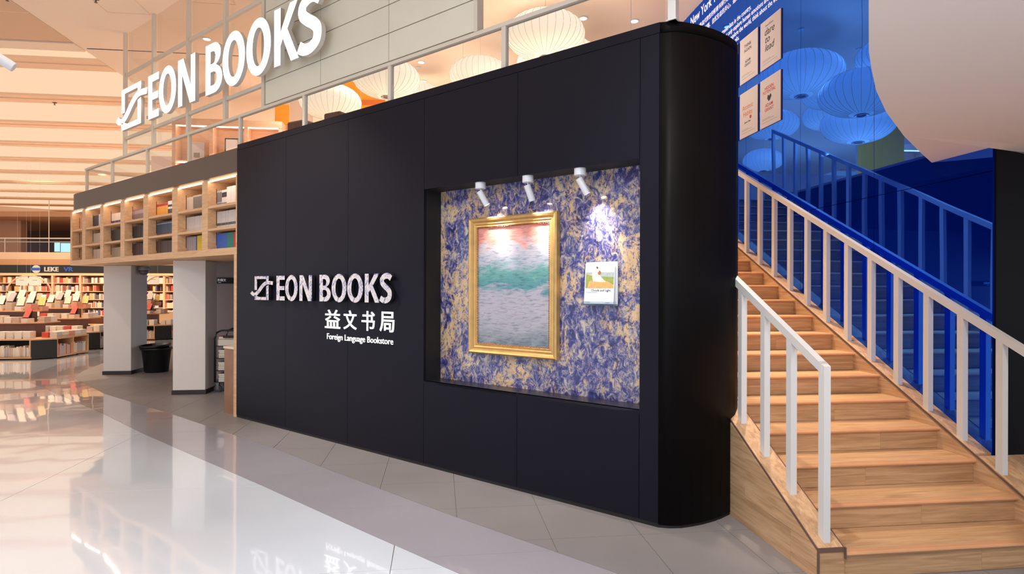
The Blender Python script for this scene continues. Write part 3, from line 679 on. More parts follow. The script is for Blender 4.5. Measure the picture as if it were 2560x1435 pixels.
MB().prism([(p.x, p.y) for p in (W(5.04, 0.45), W(11.24, 0.45), W(11.24, 1.0), W(5.04, 1.0))], 2.14, 3.15).build('bookcase_backing', M_darkceil, slab)
sw = struct('wall_store', G(-4.12, 11.2), GA)
MB().box(0, 6.1, 0, 0.15, 0, 2.86).build('store_wall_plaster', mat('store_wall_paint', (176, 164, 164), 0.8), sw)
t = thing('direction_sign', 'narrow black sign strip with white characters on the grey wall behind the columns', 'sign', G(-4.12, 11.19, 1.70), GA)
MB().box(0.02, 0.75, -0.012, 0, 0, 0.105).build('board', M_matblack, t)
text('characters', '外国文', 0.05, M_print, t, (0.20, -0.0135, 0.045), TW, 0.0008); text('characters_small', 'Fore', 0.024, M_print, t, (0.22, -0.0135, 0.014), TW, 0.0008)

t = thing('store_counter', 'brown laminate counter with cream top beside the oak post', 'counter', W(5.12, 0.05), -WA)
MB().box(-0.32, 0.0, 0, 0.6, 0, 0.83).build('body', mat('counter_laminate', (150, 108, 80), 0.45, var=0.15, vscale=5), t)
MB().box(-0.33, 0.0, -0.01, 0.61, 0.832, 0.86).build('top', M_cream, t, bev=0.003)

# bins
t = thing('trash_bin', 'pair of nested black plastic bins standing beside the far column', 'bin', G(-5.42, 12.28))
M_pl = mat('black_plastic', (20, 19, 22), 0.4)
MB().lathe([(0.19, 0.0), (0.205, 0.01), (0.25, 0.43), (0.275, 0.44), (0.275, 0.47), (0.245, 0.47), (0.2, 0.03), (0.001, 0.03)], 32).build('lower_bin', M_pl, t, True)
o = MB().lathe([(0.19, 0.0), (0.24, 0.36), (0.265, 0.365), (0.265, 0.40), (0.235, 0.40), (0.19, 0.03), (0.001, 0.03)], 32).build('upper_bin', M_pl, t, True); o.location = (0, 0, 0.13); o.rotation_euler = (0.06, -0.04, 0)

# dome camera below the bookcase
t = thing('dome_camera', 'grey dome security camera on a bracket under the bookcase by the far column', 'camera', G(-5.62, 12.2, 1.965), GA)
MB().lathe([(0.09, 0.06), (0.1, 0.03), (0.1, -0.01)], 24).build('housing', mat('camera_grey', (150, 144, 144), 0.4), t)
MB().lathe([(0.085, -0.01), (0.08, -0.05), (0.055, -0.085), (0.001, -0.1)], 24).build('dome', mat('camera_dome', (110, 104, 108), 0.15), t, True)
MB().tube([(-0.25, 0, 0.05), (-0.1, 0, 0.055), (0.05, 0, 0.05)], 0.012).build('bracket', M_matblack, t)

# book trolley
tr = thing('book_trolley', 'black tubular steel book trolley on castors behind the near column', 'trolley', G(-3.44, 9.72), GA)
for y in (0, 0.5):
    MB().tube([(0, y, 0.16), (0, y, 0.84), (0.03, y, 0.93), (0.10, y, 0.96), (0.62, y, 0.96), (0.66, y, 0.92), (0.66, y, 0.16)], 0.014).build('side_frame', M_pl, tr, True)
for z in (0.16, 0.34, 0.53, 0.72): MB().box(0, 0.66, 0, 0.5, z-0.012, z).build('shelf', M_pl, tr)
MB().tube([(0.12, 0, 0.86), (0.6, 0, 0.86)], 0.016).build('handle', M_pl, tr)
for x in (0.03, 0.62):
    for y in (0.04, 0.46):
        w_ = MB(); w_.add(*[[(x+0.055*math.cos(2*PI*k/16), y+dy, 0.055+0.055*math.sin(2*PI*k/16)) for dy in (-0.014, 0.014) for k in range(16)],
            [tuple(range(16)), tuple(range(31, 15, -1))] + [(k, (k+1) % 16, 16+(k+1) % 16, 16+k) for k in range(16)]])
        c_ = w_.build('castor_wheel', mat('castor_rubber', (60, 58, 60), 0.5), tr)
        MB().box(x-0.02, x+0.02, y-0.022, y-0.017, 0.04, 0.14).box(x-0.02, x+0.02, y+0.017, y+0.022, 0.04, 0.14).box(x-0.025, x+0.025, y-0.025, y+0.025, 0.13, 0.148).build('castor_fork', mat('castor_steel', (120, 118, 118), 0.3, 0.9), tr)
def lying(th, w_, d_, rgb):
    key = ('L', round(th, 4), round(w_, 3), round(d_, 3), rgb)
    if key in BC: return BC[key]
    b = MB(); c = 0.003
    b.box(0, w_, 0, d_, 0, c); b.box(0, w_, 0, d_, th-c, th); b.box(0, 0.004, 0, d_, c, th-c); b.box(0.004, w_-0.004, 0.004, d_-0.004, c, th-c, 1)
    BC[key] = b.mesh('book', [mat('book_%02x%02x%02x' % rgb, rgb, 0.5, var=0.06, vscale=30), mat('page_edges', (236, 224, 204), 0.8)]); return BC[key]
TC = [((188, 170, 158), 'grey beige'), ((200, 60, 60), 'red'), ((210, 200, 190), 'white'), ((120, 150, 110), 'green'), ((230, 216, 196), 'cream'), ((150, 170, 176), 'pale blue')]
for si, (zb, cols) in enumerate(((0.16, (4, 5, 2, 2)), (0.34, (2, 0, 2, 4)), (0.53, (3, 2, 0, 4)), (0.72, (0, 1)))):
    for x0 in (0.03, 0.36):
        z = zb
        for k, ci in enumerate(cols):
            th = (0.03, 0.036, 0.03, 0.03)[k] if si < 3 else (0.1, 0.045)[k]
            o = link('book', lying(th-0.001, 0.27, 0.19, TC[ci][0]), None, G(-3.44, 9.72) + Matrix.Rotation(GA, 3, 'Z') @ Vector((x0+random.uniform(0, .02), 0.03, z+0.0005)), (0, 0, GA))
            shelf_n = ('bottom', 'second', 'third', 'top')[si]
            tag(o, '%s book, %s from bottom of the %s stack, %s shelf of black trolley' % (TC[ci][1], NTH[k], 'left' if x0 < .1 else 'right', shelf_n), 'book', 'books on the trolley'); books += 1
            z += th
o = link('book', lying(0.05, 0.26, 0.19, (176, 44, 60)), None, G(-3.44, 9.72) + Matrix.Rotation(GA, 3, 'Z') @ Vector((0.30, 0.25, 0.8715)), (0, 0, GA)); tag(o, 'dark red book topmost on the black trolley', 'book', 'books on the trolley')

# ------------------------------------------------------------------ mezzanine railing and frame
rl = thing('mezzanine_railing', 'pale metal balustrade with glass infill along the top of the black wall', 'railing', W(0, 0.03, 3.37), -WA)
RT = 3.785-3.37
MB().box(-10.52, 0.70, -0.02, 0.03, RT-0.035, RT).build('top_rail', M_beige, rl, bev=0.003)
posts = [10.48, 9.25, 7.82, 6.41, 5.01, 3.612, 2.18, 0.775]
for i, s in enumerate(posts):
    MB().box(-s-0.022, -s+0.022, -0.015, 0.025, 0 if s > 5.03 else 0.035, RT-0.035).build('post', M_beige, rl)
ps = posts + [-0.63]
for a, b in zip(ps, ps[1:]):
    MB().box(-a+0.024, -b-0.024, 0.003, 0.009, 0.04, RT-0.037).build('glass_pane', M_glass, rl)
MB().bar((-10.5, 0.0, RT-0.017), (-10.5, 2.6, RT-0.017), 0.04, 0.035).build('return_rail', M_beige, rl)
fr = thing('upper_frame', 'tall pale metal frame of posts and crossbars behind the glowing sign', 'frame', W(0, 0.03, 3.787), -WA)
H2 = CE-3.787
for s in (8.735, 7.62, 6.465, 5.41, 4.47):
    MB().box(-s-0.03, -s+0.03, -0.01, 0.04, 0, H2).build('upright', M_beige, fr)
for z in (4.06, 5.09):
    MB().box(-8.69, -4.515, 0.0, 0.04, z-3.787-0.022, z-3.787+0.022).build('crossbar', M_beige, fr)
MB().box(-8.0, -5.8, 0.055, 0.08, 4.27-3.787, 4.31-3.787).build('crossbar', M_beige, fr)
us2 = (8.735, 7.62, 6.465, 5.41, 4.47)
for a, b in zip(us2, us2[1:]):
    MB().box(-a+0.032, -b-0.032, 0.045, 0.053, 0.002, H2-0.002).build('glass_pane', M_glass, fr)
pn = struct('wall_upper', W(0, 0.03, 3.787), -WA)
M_pan = mat('beige_cladding', (222, 214, 194), 0.6, var=0.02, vscale=2)
zs_ = [3.80, 4.075, 4.35, 4.625, 4.90, 5.175, 5.45, CE-0.002]; ss = [4.425, 3.315, 2.205, 1.10]
MB().box(-4.425, -1.10, 0.02, 0.05, 0.0, H2-0.002).build('panel_backing', mat('cladding_joint', (120, 110, 96), 0.8), pn)  # darker backing shows through the panel joints
for a, b in zip(ss, ss[1:]):
    for z0, z1 in zip(zs_, zs_[1:]):
        MB().box(-a+0.004, -b-0.004, 0.0, 0.022, z0-3.787+0.005, z1-3.787-0.005).build('cladding_panel', M_pan, pn)
MB().box(-1.095, -1.055, -0.02, 0.06, 0, H2-0.002).build('panel_edge_post', M_beige, pn)
# white post beside the rounded end
t = thing('ceiling_post', 'slim white square post rising to the ceiling beside the blue wall', 'post', W(-0.66, 0.05, 3.41), -WA)
MB().box(-0.028, 0.028, -0.028, 0.028, 0, CE-3.412).build('shaft', M_white, t, bev=0.002)
MB().box(-0.036, 0.036, -0.036, 0.036, 0, 0.006).build('foot_plate', M_white, t)

# ------------------------------------------------------------------ lanterns
def lantern_mat():
    m = bpy.data.materials.new('lantern_fabric'); m.use_nodes = True; nt = m.node_tree; b = nt.nodes['Principled BSDF']
    b.inputs['Base Color'].default_value = lin((170, 160, 148)); b.inputs['Roughness'].default_value = 0.8
    g_ = nt.nodes.new('ShaderNodeTexCoord'); s = nt.nodes.new('ShaderNodeSeparateXYZ'); nt.links.new(g_.outputs['Generated'], s.inputs[0])
    r = nt.nodes.new('ShaderNodeValToRGB'); e = r.color_ramp.elements; e[0].position = 0; e[0].color = lin((255, 234, 200)); e[1].position = 0.8; e[1].color = lin((255, 240, 222))
    nt.links.new(s.outputs['Z'], r.inputs[0]); nt.links.new(r.outputs[0], b.inputs['Emission Color']); b.inputs['Emission Strength'].default_value = 0.95
    return m
M_lan = lantern_mat()
ry = 0.27
prof_l = [(0.075, -ry)] + [(0.5*max(0.14, math.cos(a)**0.85), ry*math.sin(a)) for a in [(-1.35 + 2.7*i/18) for i in range(19)]] + [(0.05, ry)]
lan_shade = MB().lathe(prof_l, 64, rib=0.012, caps=False).mesh('shade', M_lan, True)
rb = MB()
for k in range(32):
    a = 2*PI*(2*k)/64
    rb.tube([((r+0.0015)*math.cos(a), (r+0.0015)*math.sin(a), z*1.004) for r, z in prof_l[1:-1]], 0.003, 3)
lan_ribs = rb.mesh('ribs', mat('lantern_rib', (190, 170, 142), 0.7, emit=(255, 220, 180), es=0.35))
lan_ring = MB().lathe([(0.075, -ry-0.004), (0.085, -ry-0.012), (0.08, -ry-0.018), (0.055, -ry-0.012), (0.055, -ry+0.01)], 24, caps=False).mesh('bottom_ring', mat('lantern_ring', (150, 140, 130), 0.4))
lan_cap = MB().lathe([(0.05, -ry+0.0), (0.001, -ry+0.0)], 20, caps=False).mesh('opening', M_fascia)
def lantern(loc, label, k=1.0):
    t = thing('pendant_lantern', label, 'lamp', loc, 0, 'white saucer lanterns over the mezzanine')
    pr = [link('shade', lan_shade, t), link('ribs', lan_ribs, t), link('bottom_ring', lan_ring, t), link('opening', lan_cap, t)]; pr[1]['kind'] = 'stuff'
    for o_ in pr: o_.scale = (k, k, k)
    h = CE - loc[2] - 0.001
    MB().tube([(0, 0, (ry-0.02)*k), (0, 0, h)], 0.003, 6).build('cord', M_white, t)
    MB().lathe([(0.05, h), (0.05, h-0.02), (0.001, h-0.02)], 16).build('ceiling_rose', M_white, t)
for loc, k, lb in (((0.414, 7.56, 4.83), 1, 'largest white saucer lantern, directly above the black wall edge'),
    ((-1.90, 8.98, 4.78), 1, 'white saucer lantern second from the left, behind a railing post'),
    ((-3.02, 9.88, 4.71), 1, 'lowest left white saucer lantern against the yellow panel'),
    ((-0.533, 9.75, 5.10), 1, 'white saucer lantern left of the largest one, cut by the black wall'),
    ((-1.77, 11.2, 5.19), 1, 'white saucer lantern partly hidden behind the second from left'),
    (tuple(G(1.79, 8.9, 5.06)), 1.25, 'lantern peeking out behind the largest, seen whole in the blue wall by the posters'),
    (tuple(G(2.27, 6.9, 4.09)), 1, 'lantern seen in the blue wall at the edge of the curved soffit'),
    (tuple(G(0.37, 9.47, 4.50)), 1.2, 'lowest lantern seen in the blue wall, under another lantern'),
    (tuple(G(1.05, 11.0, 4.85)), 1.0, 'far lantern seen in the blue wall below the posters'),
    (tuple(G(-0.6, 14.2, 4.9)), 1.0, 'distant small lantern seen in the blue wall beside the soffit')):
    lantern(loc, lb, k)

# ------------------------------------------------------------------ mezzanine background
wb = struct('wall_back', G(0, 20), GA)
MB().box(-9.0, 9, 0, 0.2, 3.15, CE).build('back_wall_plaster', mat('back_wall_paint', (214, 200, 200), 0.85), wb)
M_yel = mat('yellow_panel', (255, 176, 0), 0.5, emit=(255, 170, 0), es=0.12)  # weak emission stands in for light falling on the yellow panels
t = thing('yellow_room_panel', 'broad bright yellow panel with orange rail behind the lanterns', 'wall panel', (-2.9, 11.0, 3.15))
MB().prism([(-0.62, 0), (0.55, 0), (0.55, 2.15), (0.03, 2.29), (-0.26, 2.30), (-0.54, 2.2)], 0, 0.08, 'y').build('panel', M_yel, t)
MB().box(-0.62, 0.55, -0.04, 0, 1.86, 1.94).build('orange_rail', mat('orange_rail', (232, 120, 20), 0.5), t)
t = thing('yellow_pillar_panel', 'narrow yellow upright panel beside the upstairs bookcase', 'wall panel', G(-3.36, 13.3, 3.15), GA)
MB().box(-0.14, 0.14, 0, 0.08, 2.0, 2.42).build('panel', M_yel, t)
MB().box(-0.14, 0.14, 0.0, 0.08, 0.0, 1.995).build('orange_base', mat('orange_base', (236, 150, 90), 0.5), t)
t = thing('mezzanine_pillar', 'pale square pillar right of the narrow yellow panel', 'pillar', G(-3.0, 13.35, 3.15), GA)
MB().box(-0.2, 0.2, 0, 0.4, 0, CE-3.152).build('shaft', M_col, t)
# upstairs bookcase (through the railing)
mc = thing('mezzanine_bookcase', 'pink-toned wooden bookcase with LED strips upstairs behind the railing', 'bookcase', G(-5.39, 12.85, 3.15), GA)
M_pink = wood('pale_pink_wood', (222, 176, 142), (240, 200, 168), (1, 8, 10), 0.5, 0.02)
MB().box(0, 2.15, 0.3, 0.33, 0, 1.93).build('back_panel', M_pink, mc)
for x in (0.0, 0.72, 1.40, 2.08): MB().box(x, x+0.07, 0, 0.3, 0, 1.79).build('divider', M_pink, mc)
for z in (0.0, 0.35, 0.70, 1.05): 
    for x in (0.07, 0.79, 1.47): MB().box(x+0.001, x+(0.649 if x < 0.1 else 0.609), 0.01, 0.3, z, z+0.03).build('shelf', M_pink, mc)
MB().box(0, 2.15, -0.01, 0.33, 1.79, 1.93).build('fascia', M_pink, mc)
for x in (0.07, 0.79, 1.47): MB().box(x+0.01, x+0.60, 0.0, 0.02, 1.77, 1.788).build('led_strip', M_led, mc)
MB().box(0.09, 0.5, 0.0, 0.02, 1.022, 1.04).build('led_strip', M_led, mc)
MW = Matrix.Rotation(GA, 3, 'Z')
for x, z, w_, h_, lb in ((0.28, 1.08, 0.3, 0.4, 'white framed card on the upstairs bookcase, left bay'), (0.98, 1.08, 0.28, 0.5, 'black framed print on the upstairs bookcase, middle bay'), (1.62, 1.08, 0.24, 0.34, 'small framed photograph on the upstairs bookcase, right bay')):
    t = thing('picture_frame', lb, 'picture frame', G(-5.39, 12.85, 3.15+z) + MW @ Vector((x, 0.12, 0.001)), GA)
    fm = M_matblack if 'black' in lb else M_white
    b_ = MB(); b_.box(0, w_, 0, 0.015, 0, 0.02); b_.box(0, w_, 0, 0.015, h_-0.02, h_); b_.box(0, 0.02, 0, 0.015, 0.02, h_-0.02); b_.box(w_-0.02, w_, 0, 0.015, 0.02, h_-0.02); b_.build('frame', fm, t)
    MB().box(0.02, w_-0.02, 0.006, 0.012, 0.02, h_-0.02).build('mount', M_white, t); MB().box(w_*.3, w_*.7, 0.004, 0.006, h_*.2, h_*.45).build('print', mat('grey_print', (150, 140, 130), 0.6), t)
def chairback(loc, lb, s_=1.0, w_=0.5):
    t = thing('lounge_chair', lb, 'chair', loc, -0.5)
    pts = [(-0.42, 0.25), (-0.42, 0.72), (-0.36, 0.9), (-0.26, 0.93), (-0.18, 0.9), (-0.1, 1.0), (0.05, 1.06), (0.2, 1.02), (0.33, 0.9), (0.42, 0.7), (0.42, 0.25)]
    MB().prism([(x*w_, z*s_) for x, z in pts], 0.22, 0.34, 'y').build('backrest', mat('brown_upholstery', (92, 62, 54), 0.8), t, bev=0.02)
    MB().box(-0.42*w_, 0.42*w_, -0.18, 0.22, 0.22, 0.36).build('seat', MC['brown_upholstery'], t, bev=0.03)
    for x in (-0.34, 0.34):
        for y in (-0.2, 0.26): MB().lathe([(0.018, 0), (0.025, 0.22)], 10, (x*w_, y*0.8, 0)).build('leg', M_oakcase, t)
    MB().lathe([(0.02, -0.01), (0.02, 0.01)], 16, (0, 0, 0)).build('grip_hole', M_cream, t).rotation_euler = (PI/2, 0, 0)
    t.children[-1].location = (-0.29*w_, 0.215, 0.8*s_)
chairback(W(5.40, 1.1, 3.15), 'brown rounded chair back with a round grip hole showing above the wall edge', 0.68, 0.42)
chairback(W(4.55, 1.1, 3.15), 'brown rounded chair back right of the other, below the low left lantern', 0.64, 0.36)
t = thing('red_box', 'red box top showing above the wall edge beside the brown chair', 'box', W(5.42, 1.75, 3.15), -WA)
MB().box(-0.15, 0.15, 0, 0.2, 0, 0.72).build('box_body', mat('red_card', (196, 52, 48), 0.5), t); MB().box(-0.16, 0.16, -0.01, 0.21, 0.72, 0.75).build('lid', mat('red_card', (196, 52, 48), 0.5), t)

# ------------------------------------------------------------------ blue mirror wall
def bluemirror():
    m = bpy.data.materials.new('blue_mirror_film'); m.use_nodes = True; nt = m.node_tree; N = nt.nodes; L = nt.links; N.clear()
    o = N.new('ShaderNodeOutputMaterial'); g_ = N.new('ShaderNodeBsdfGlossy'); g_.inputs['Color'].default_value = (0.048, 0.215, 1.0, 1); g_.inputs['Roughness'].default_value = 0.012
    d = N.new('ShaderNodeBsdfDiffuse'); d.inputs['Color'].default_value = (0.0, 0.03, 0.75, 1)
    x = N.new('ShaderNodeMixShader'); x.inputs[0].default_value = 0.76; L.new(d.outputs[0], x.inputs[1]); L.new(g_.outputs[0], x.inputs[2]); L.new(x.outputs[0], o.inputs[0])
    p = N.new('ShaderNodeNewGeometry'); n = N.new('ShaderNodeTexNoise'); n.inputs['Scale'].default_value = 0.9; n.inputs['Detail'].default_value = 1; L.new(p.outputs['Position'], n.inputs['Vector'])
    b = N.new('ShaderNodeBump'); b.inputs['Strength'].default_value = 0.35; b.inputs['Distance'].default_value = 0.01; L.new(n.outputs['Fac'], b.inputs['Height']); L.new(b.outputs[0], g_.inputs['Normal'])
    return m
M_blue = bluemirror()
bw = struct('wall_blue', G(UB, 0), GA)
MB().box(0.012, 0.15, 3.66, 9.08, 0, CE).build('wall_backing', M_matblack, bw)
vj = [3.655, 4.78, 5.85, 6.97, 8.05, 9.09]
for a, b in zip(vj, vj[1:]):
    for z0, z1 in ((0.0, 2.425), (2.43, CE-0.002)):
        MB().box(0, 0.012, a+0.002, b-0.002, z0, z1).build('mirror_panel', M_blue, bw)
# lettering on the blue wall
t = thing('blue_wall_lettering', 'white Chinese and English bestseller text printed on the blue wall', 'lettering', G(UB-0.0015, 0), GA)
text('headline', '《纽约时报》', 0.155, M_print, t, (0, 8.93, 5.80), TB, 0.0006, 0.002)
text('headline', 'The New York Times', 0.19, M_print, t, (0, 8.93, 5.59), TB, 0.0006, 0.003, 0.86)
text('body_text', '这里陈列最具代表性的畅销书排行榜之一，从经典', 0.082, M_print, t, (0, 8.60, 5.43), TB, 0.0006, 0.0008, 0.9)
text('body_text', '到社会问题、自然生态的关心，通过阅读', 0.082, M_print, t, (0, 8.35, 5.315), TB, 0.0006, 0.0008, 0.9)
for i, (s_, v_, z_) in enumerate((('The most representative bestseller lists in the country,', 8.42, 5.04), ('They not only explore human emotions and', 7.72, 4.955), ('They can explore the world, think about the world', 7.66, 4.87), ('through books.', 7.58, 4.79))):
    text('body_text', s_, 0.088, M_print, t, (0, v_, z_), TB, 0.0006, 0.0009, 0.80)
# posters
M_post = mat('poster_cream', (236, 232, 234), 0.5)
M_pedge = mat('poster_edge', (150, 110, 84), 0.5)
def poster(v0, z0, lb, lines, w_=0.42, h_=0.56):
    t = thing('poster', lb, 'poster', G(UB, v0, z0), GA, 'book posters on the blue wall')
    MB().box(-0.013, -0.002, -w_, 0, 0, h_).build('board', [M_post], t); MB().box(-0.0122, -0.003, -w_-0.003, -w_, 0, h_).build('edge', M_pedge, t)
    for s_, y, z, sz, m_, sh in lines: text('poster_print', s_, sz, m_, t, (-0.0135, -y*w_, z*h_), TB, 0.0004, 0.0004, 1.0, 'CENTER', 1.0, sh)
    for z, wd in ((0.17, 0.16), (0.145, 0.24), (0.09, 0.30)): MB().box(-0.0138, -0.0132, -0.05-wd, -0.05, z*h_, z*h_+0.003).build('small_print', M_ink2, t)
INKR = mat('red_ink', (214, 60, 50), 0.6); INKO = mat('orange_ink', (226, 150, 110), 0.6)
poster(7.10, 4.18, 'cream poster reading THINK AGAIN, upper row left on the blue wall', [('THINK', .45, .76, .055, M_ink, 0), ('AGAIN', .45, .66, .055, M_ink, 0), ('ADAM', .45, .42, .045, M_ink, 0), ('GRANT', .45, .34, .045, M_ink, 0)])
poster(6.62, 4.18, 'cream poster reading dare to lead, upper row right on the blue wall', [('dare', .45, .68, .115, M_ink, .25), ('to', .35, .52, .115, M_ink, .25), ('lead', .45, .35, .115, M_ink, .25), ('Brené Brown', .45, .86, .03, M_ink2, 0)])
poster(7.10, 3.50, 'cream poster reading Atomic Habits with a red dot, lower row left on the blue wall', [('Atomic', .45, .60, .085, INKO, 0), ('Habits', .45, .46, .085, INKO, 0), ('James Clear', .45, .30, .03, M_ink, 0)])
MB().lathe([(0.022, -0.0003), (0.022, 0.0003)], 20).build('red_dot', INKR, [o for o in bpy.data.objects if o.name.startswith('poster') and o.type == 'EMPTY'][-1]).rotation_euler = (0, PI/2, 0)
_p = [o for o in bpy.data.objects if o.name.startswith('red_dot')][0]; _p.location = (-0.0138, -0.26, 0.22)
poster(6.62, 3.50, 'cream poster reading HIDDEN POTENTIAL in red, lower row right on the blue wall', [('HIDDEN', .45, .76, .05, INKR, 0), ('POTENTIAL', .45, .68, .05, INKR, 0), ('ADAM', .45, .40, .055, INKR, 0), ('GRANT', .45, .31, .055, INKR, 0)])
_q = [o for o in bpy.data.objects if o.name.startswith('poster') and o.type == 'EMPTY'][-1]
MB().prism([(-0.21, .29), (-0.24, .33), (-0.22, .36), (-0.19, .34), (-0.165, .36), (-0.15, .32), (-0.18, .28)], -0.0138, -0.0132, 'x').build('poster_emblem', M_ink, _q)
poster(7.58, 4.18, 'cream poster edge just showing beside the black rounded end, upper row', []); poster(7.58, 3.50, 'cream poster edge just showing beside the black rounded end, lower row', [])

# black wall right of the blue wall
br = struct('wall_right', G(UB, 3.64), GA)
MB().box(0.012, 4.5, 0.0, 0.4, 0, 2.64).build('black_cladding', mat('black_wall_right', (16, 13, 15), 0.5, spec=0.15), br)
# curved soffit overhead on the right
so = struct('ceiling_soffit')
ol = [(1.20, 1.45), (1.45, 1.865), (1.58, 2.033), (1.766, 2.271), (1.903, 2.432), (2.135, 2.696), (2.452, 3.019), (2.945, 3.472), (3.396, 3.856), (3.768, 4.165)]
m_ = MB(); vs = []; fs = []
zz = 2.591
pts = [(u, v, zz) for u, v in ol] + [(3.768, 3.645, zz), (3.92, 3.64, zz-0.03), (4.1, 3.64, zz-0.062), (4.35, 3.64, zz-0.085), (8.0, 3.64, zz-0.09), (8.0, -3.0, zz-0.05), (3.7, -2.0, zz), (1.2, -2.0, zz), (0.7, -0.2, zz)]
k = len(pts); top = [(u, v, CE-0.002) for u, v, z in pts]
m_.add([tuple(G(*p)) for p in pts] + [tuple(G(*p)) for p in top], [tuple(range(k)), tuple(range(2*k-1, k-1, -1))] + [(i, (i+1) % k, k+(i+1) % k, k+i) for i in range(k)])
o = m_.build('soffit_shell', M_soffit, so)

# ------------------------------------------------------------------ staircase
st = thing('staircase', 'straight oak-clad staircase rising beside the blue wall', 'staircase', G(0, 0), GA)
UL, UI, UR, UO = 2.07, 2.232, 3.634, UB-0.002
NST = 20
for k in range(1, NST+1):
    v = V1 + (k-1)*RUN; z = k*RISE
    if k == 1: cuts = [(UI, 3.1), (3.1, 4.9)]
    else: cuts = [(UI, UI+0.55+0.5*((k*37) % 10)/10), (UI+0.55+0.5*((k*37) % 10)/10, UR)]
    ur = UR if k > 1 else 4.9
    for a, b in cuts: MB().box(a+0.0005, b-0.0005, v+0.022, v+0.034, z-RISE+0.001, z-0.024).build('riser_board', M_oakX, st)
    MB().box(UI, ur, v+0.03, v+0.034+RUN, z-0.022, z-0.001).build('tread', M_oakX, st)
    nz = [(0.0, -0.012), (0.004, -0.004), (0.012, 0.0), (0.046, 0.0), (0.046, -0.003), (0.05, -0.012), (0.05, -0.024), (0.012, -0.024), (0.004, -0.020)]
    MB().prism([(v-0.004+a, z+b+0.001) for a, b in nz], UI, ur, 'x').build('nosing', M_nose, st)
MS = RISE/RUN
def capz(v): return 0.183 + MS*(v-3.05)
VE = V1 + NST*RUN
# outer side planks of the left stringer, horizontal rows clipped by the slope
for r in range(16):
    z0, z1 = r*0.19, (r+1)*0.19
    v_at0 = max(3.052, 3.05 + (z0-0.158)/MS); v_at1 = max(3.052, 3.05 + (z1-0.158)/MS)
    if v_at0 > VE: break
    jo = [v_at0] + [x for x in frange(3.3 + (r*0.53) % 1.2, VE, 1.25) if x > v_at1+0.15] + [VE+0.3]
    for i in range(len(jo)-1):
        a, b = jo[i], jo[i+1]
        if i == 0: pl = [(a, z0+0.001)] + [(b-0.001, z0+0.001), (b-0.001, z1-0.001), (v_at1, z1-0.001)] + ([(3.052, 0.158)] if z0 < 0.158 < z1 else [])
        else: pl = [(a+0.001, z0+0.001), (b-0.001, z0+0.001), (b-0.001, z1-0.001), (a+0.001, z1-0.001)]
        MB().prism(pl, UL, UL+0.012, 'x').build('side_plank', M_oakY, st)
# inner faces, front block, caps
for ua, ub_, nm in ((UI-0.014, UI, 'inner_string'), (UR, UR+0.014, 'inner_string')):
    MB().prism([(3.07, 0.0), (VE+0.2, 0.0), (VE+0.2, capz(VE+0.2)-0.025), (3.07, capz(3.07)-0.025)], ua, ub_, 'x').build(nm, M_oakY, st)
MB().box(UL+0.012, UI, 3.05, 3.062, 0.0, 0.158).build('front_board', M_oakX, st)
MB().prism([(3.062, 0.0), (VE+0.2, 0), (VE+0.2, capz(VE+0.2)-0.026), (3.062, 0.158)], UL+0.013, UI-0.015, 'x').build('string_core', M_oakY, st)
for (ca, cb) in ((UL, UI), (UR, UO)):
    cuts = [3.05, 3.42, 4.6, 5.9, 7.2, VE+0.2] if ca == UL else [3.66, 4.9, 6.2, 7.5, VE+0.2]
    for a, b in zip(cuts, cuts[1:]):
        MB().prism([(a+0.0008, capz(a)-0.024), (b-0.0008, capz(b)-0.024), (b-0.0008, capz(b)-0.002), (a+0.0008, capz(a)-0.002)], ca+0.006, cb-(0.006 if ca == UL else 0), 'x').build('cap_board', M_oakY, st)
for u in (UL, UI-0.006):
    MB().prism([(3.047, capz(3.047)-0.012), (VE+0.2, capz(VE+0.2)-0.012), (VE+0.2, capz(VE+0.2)), (3.047, capz(3.047))], u, u+0.006, 'x').build('edge_trim', M_trimbr, st)
MB().prism([(2.95, capz(2.95)-0.012), (VE+0.2, capz(VE+0.2)-0.012), (VE+0.2, capz(VE+0.2)), (2.95, capz(2.95))], UR-0.001, UR+0.006, 'x').build('edge_trim', M_trimbr, st)
MB().box(UL, UI, 3.044, 3.05, 0.158, 0.184).build('edge_trim', M_trimbr, st); MB().box(UL, UL+0.012, 3.044, 3.052, 0, 0.158).build('edge_trim', M_trimbr, st)
MB().box(UI-0.002, UI+0.004, 3.035, 3.05, 0.12, 0.184).build('edge_trim', M_trimbr, st)
# right: wide sloped wood past the end of the blue wall
MB().prism([(3.05, 0), (3.638, 0), (3.638, 0.479), (3.05, 0.183)], UR+0.014, 4.9, 'x').build('sloped_flank', M_oakY, st)
MB().prism([(3.638, 0), (VE+0.2, 0), (VE+0.2, capz(VE+0.2)-0.026), (3.638, capz(3.638)-0.026)], UR+0.015, UO-0.001, 'x').build('string_core', M_oakY, st)
# top landing
MB().box(UI, UR, VE, VE+1.5, 3.0, 3.015).build('landing', M_oakX, st)
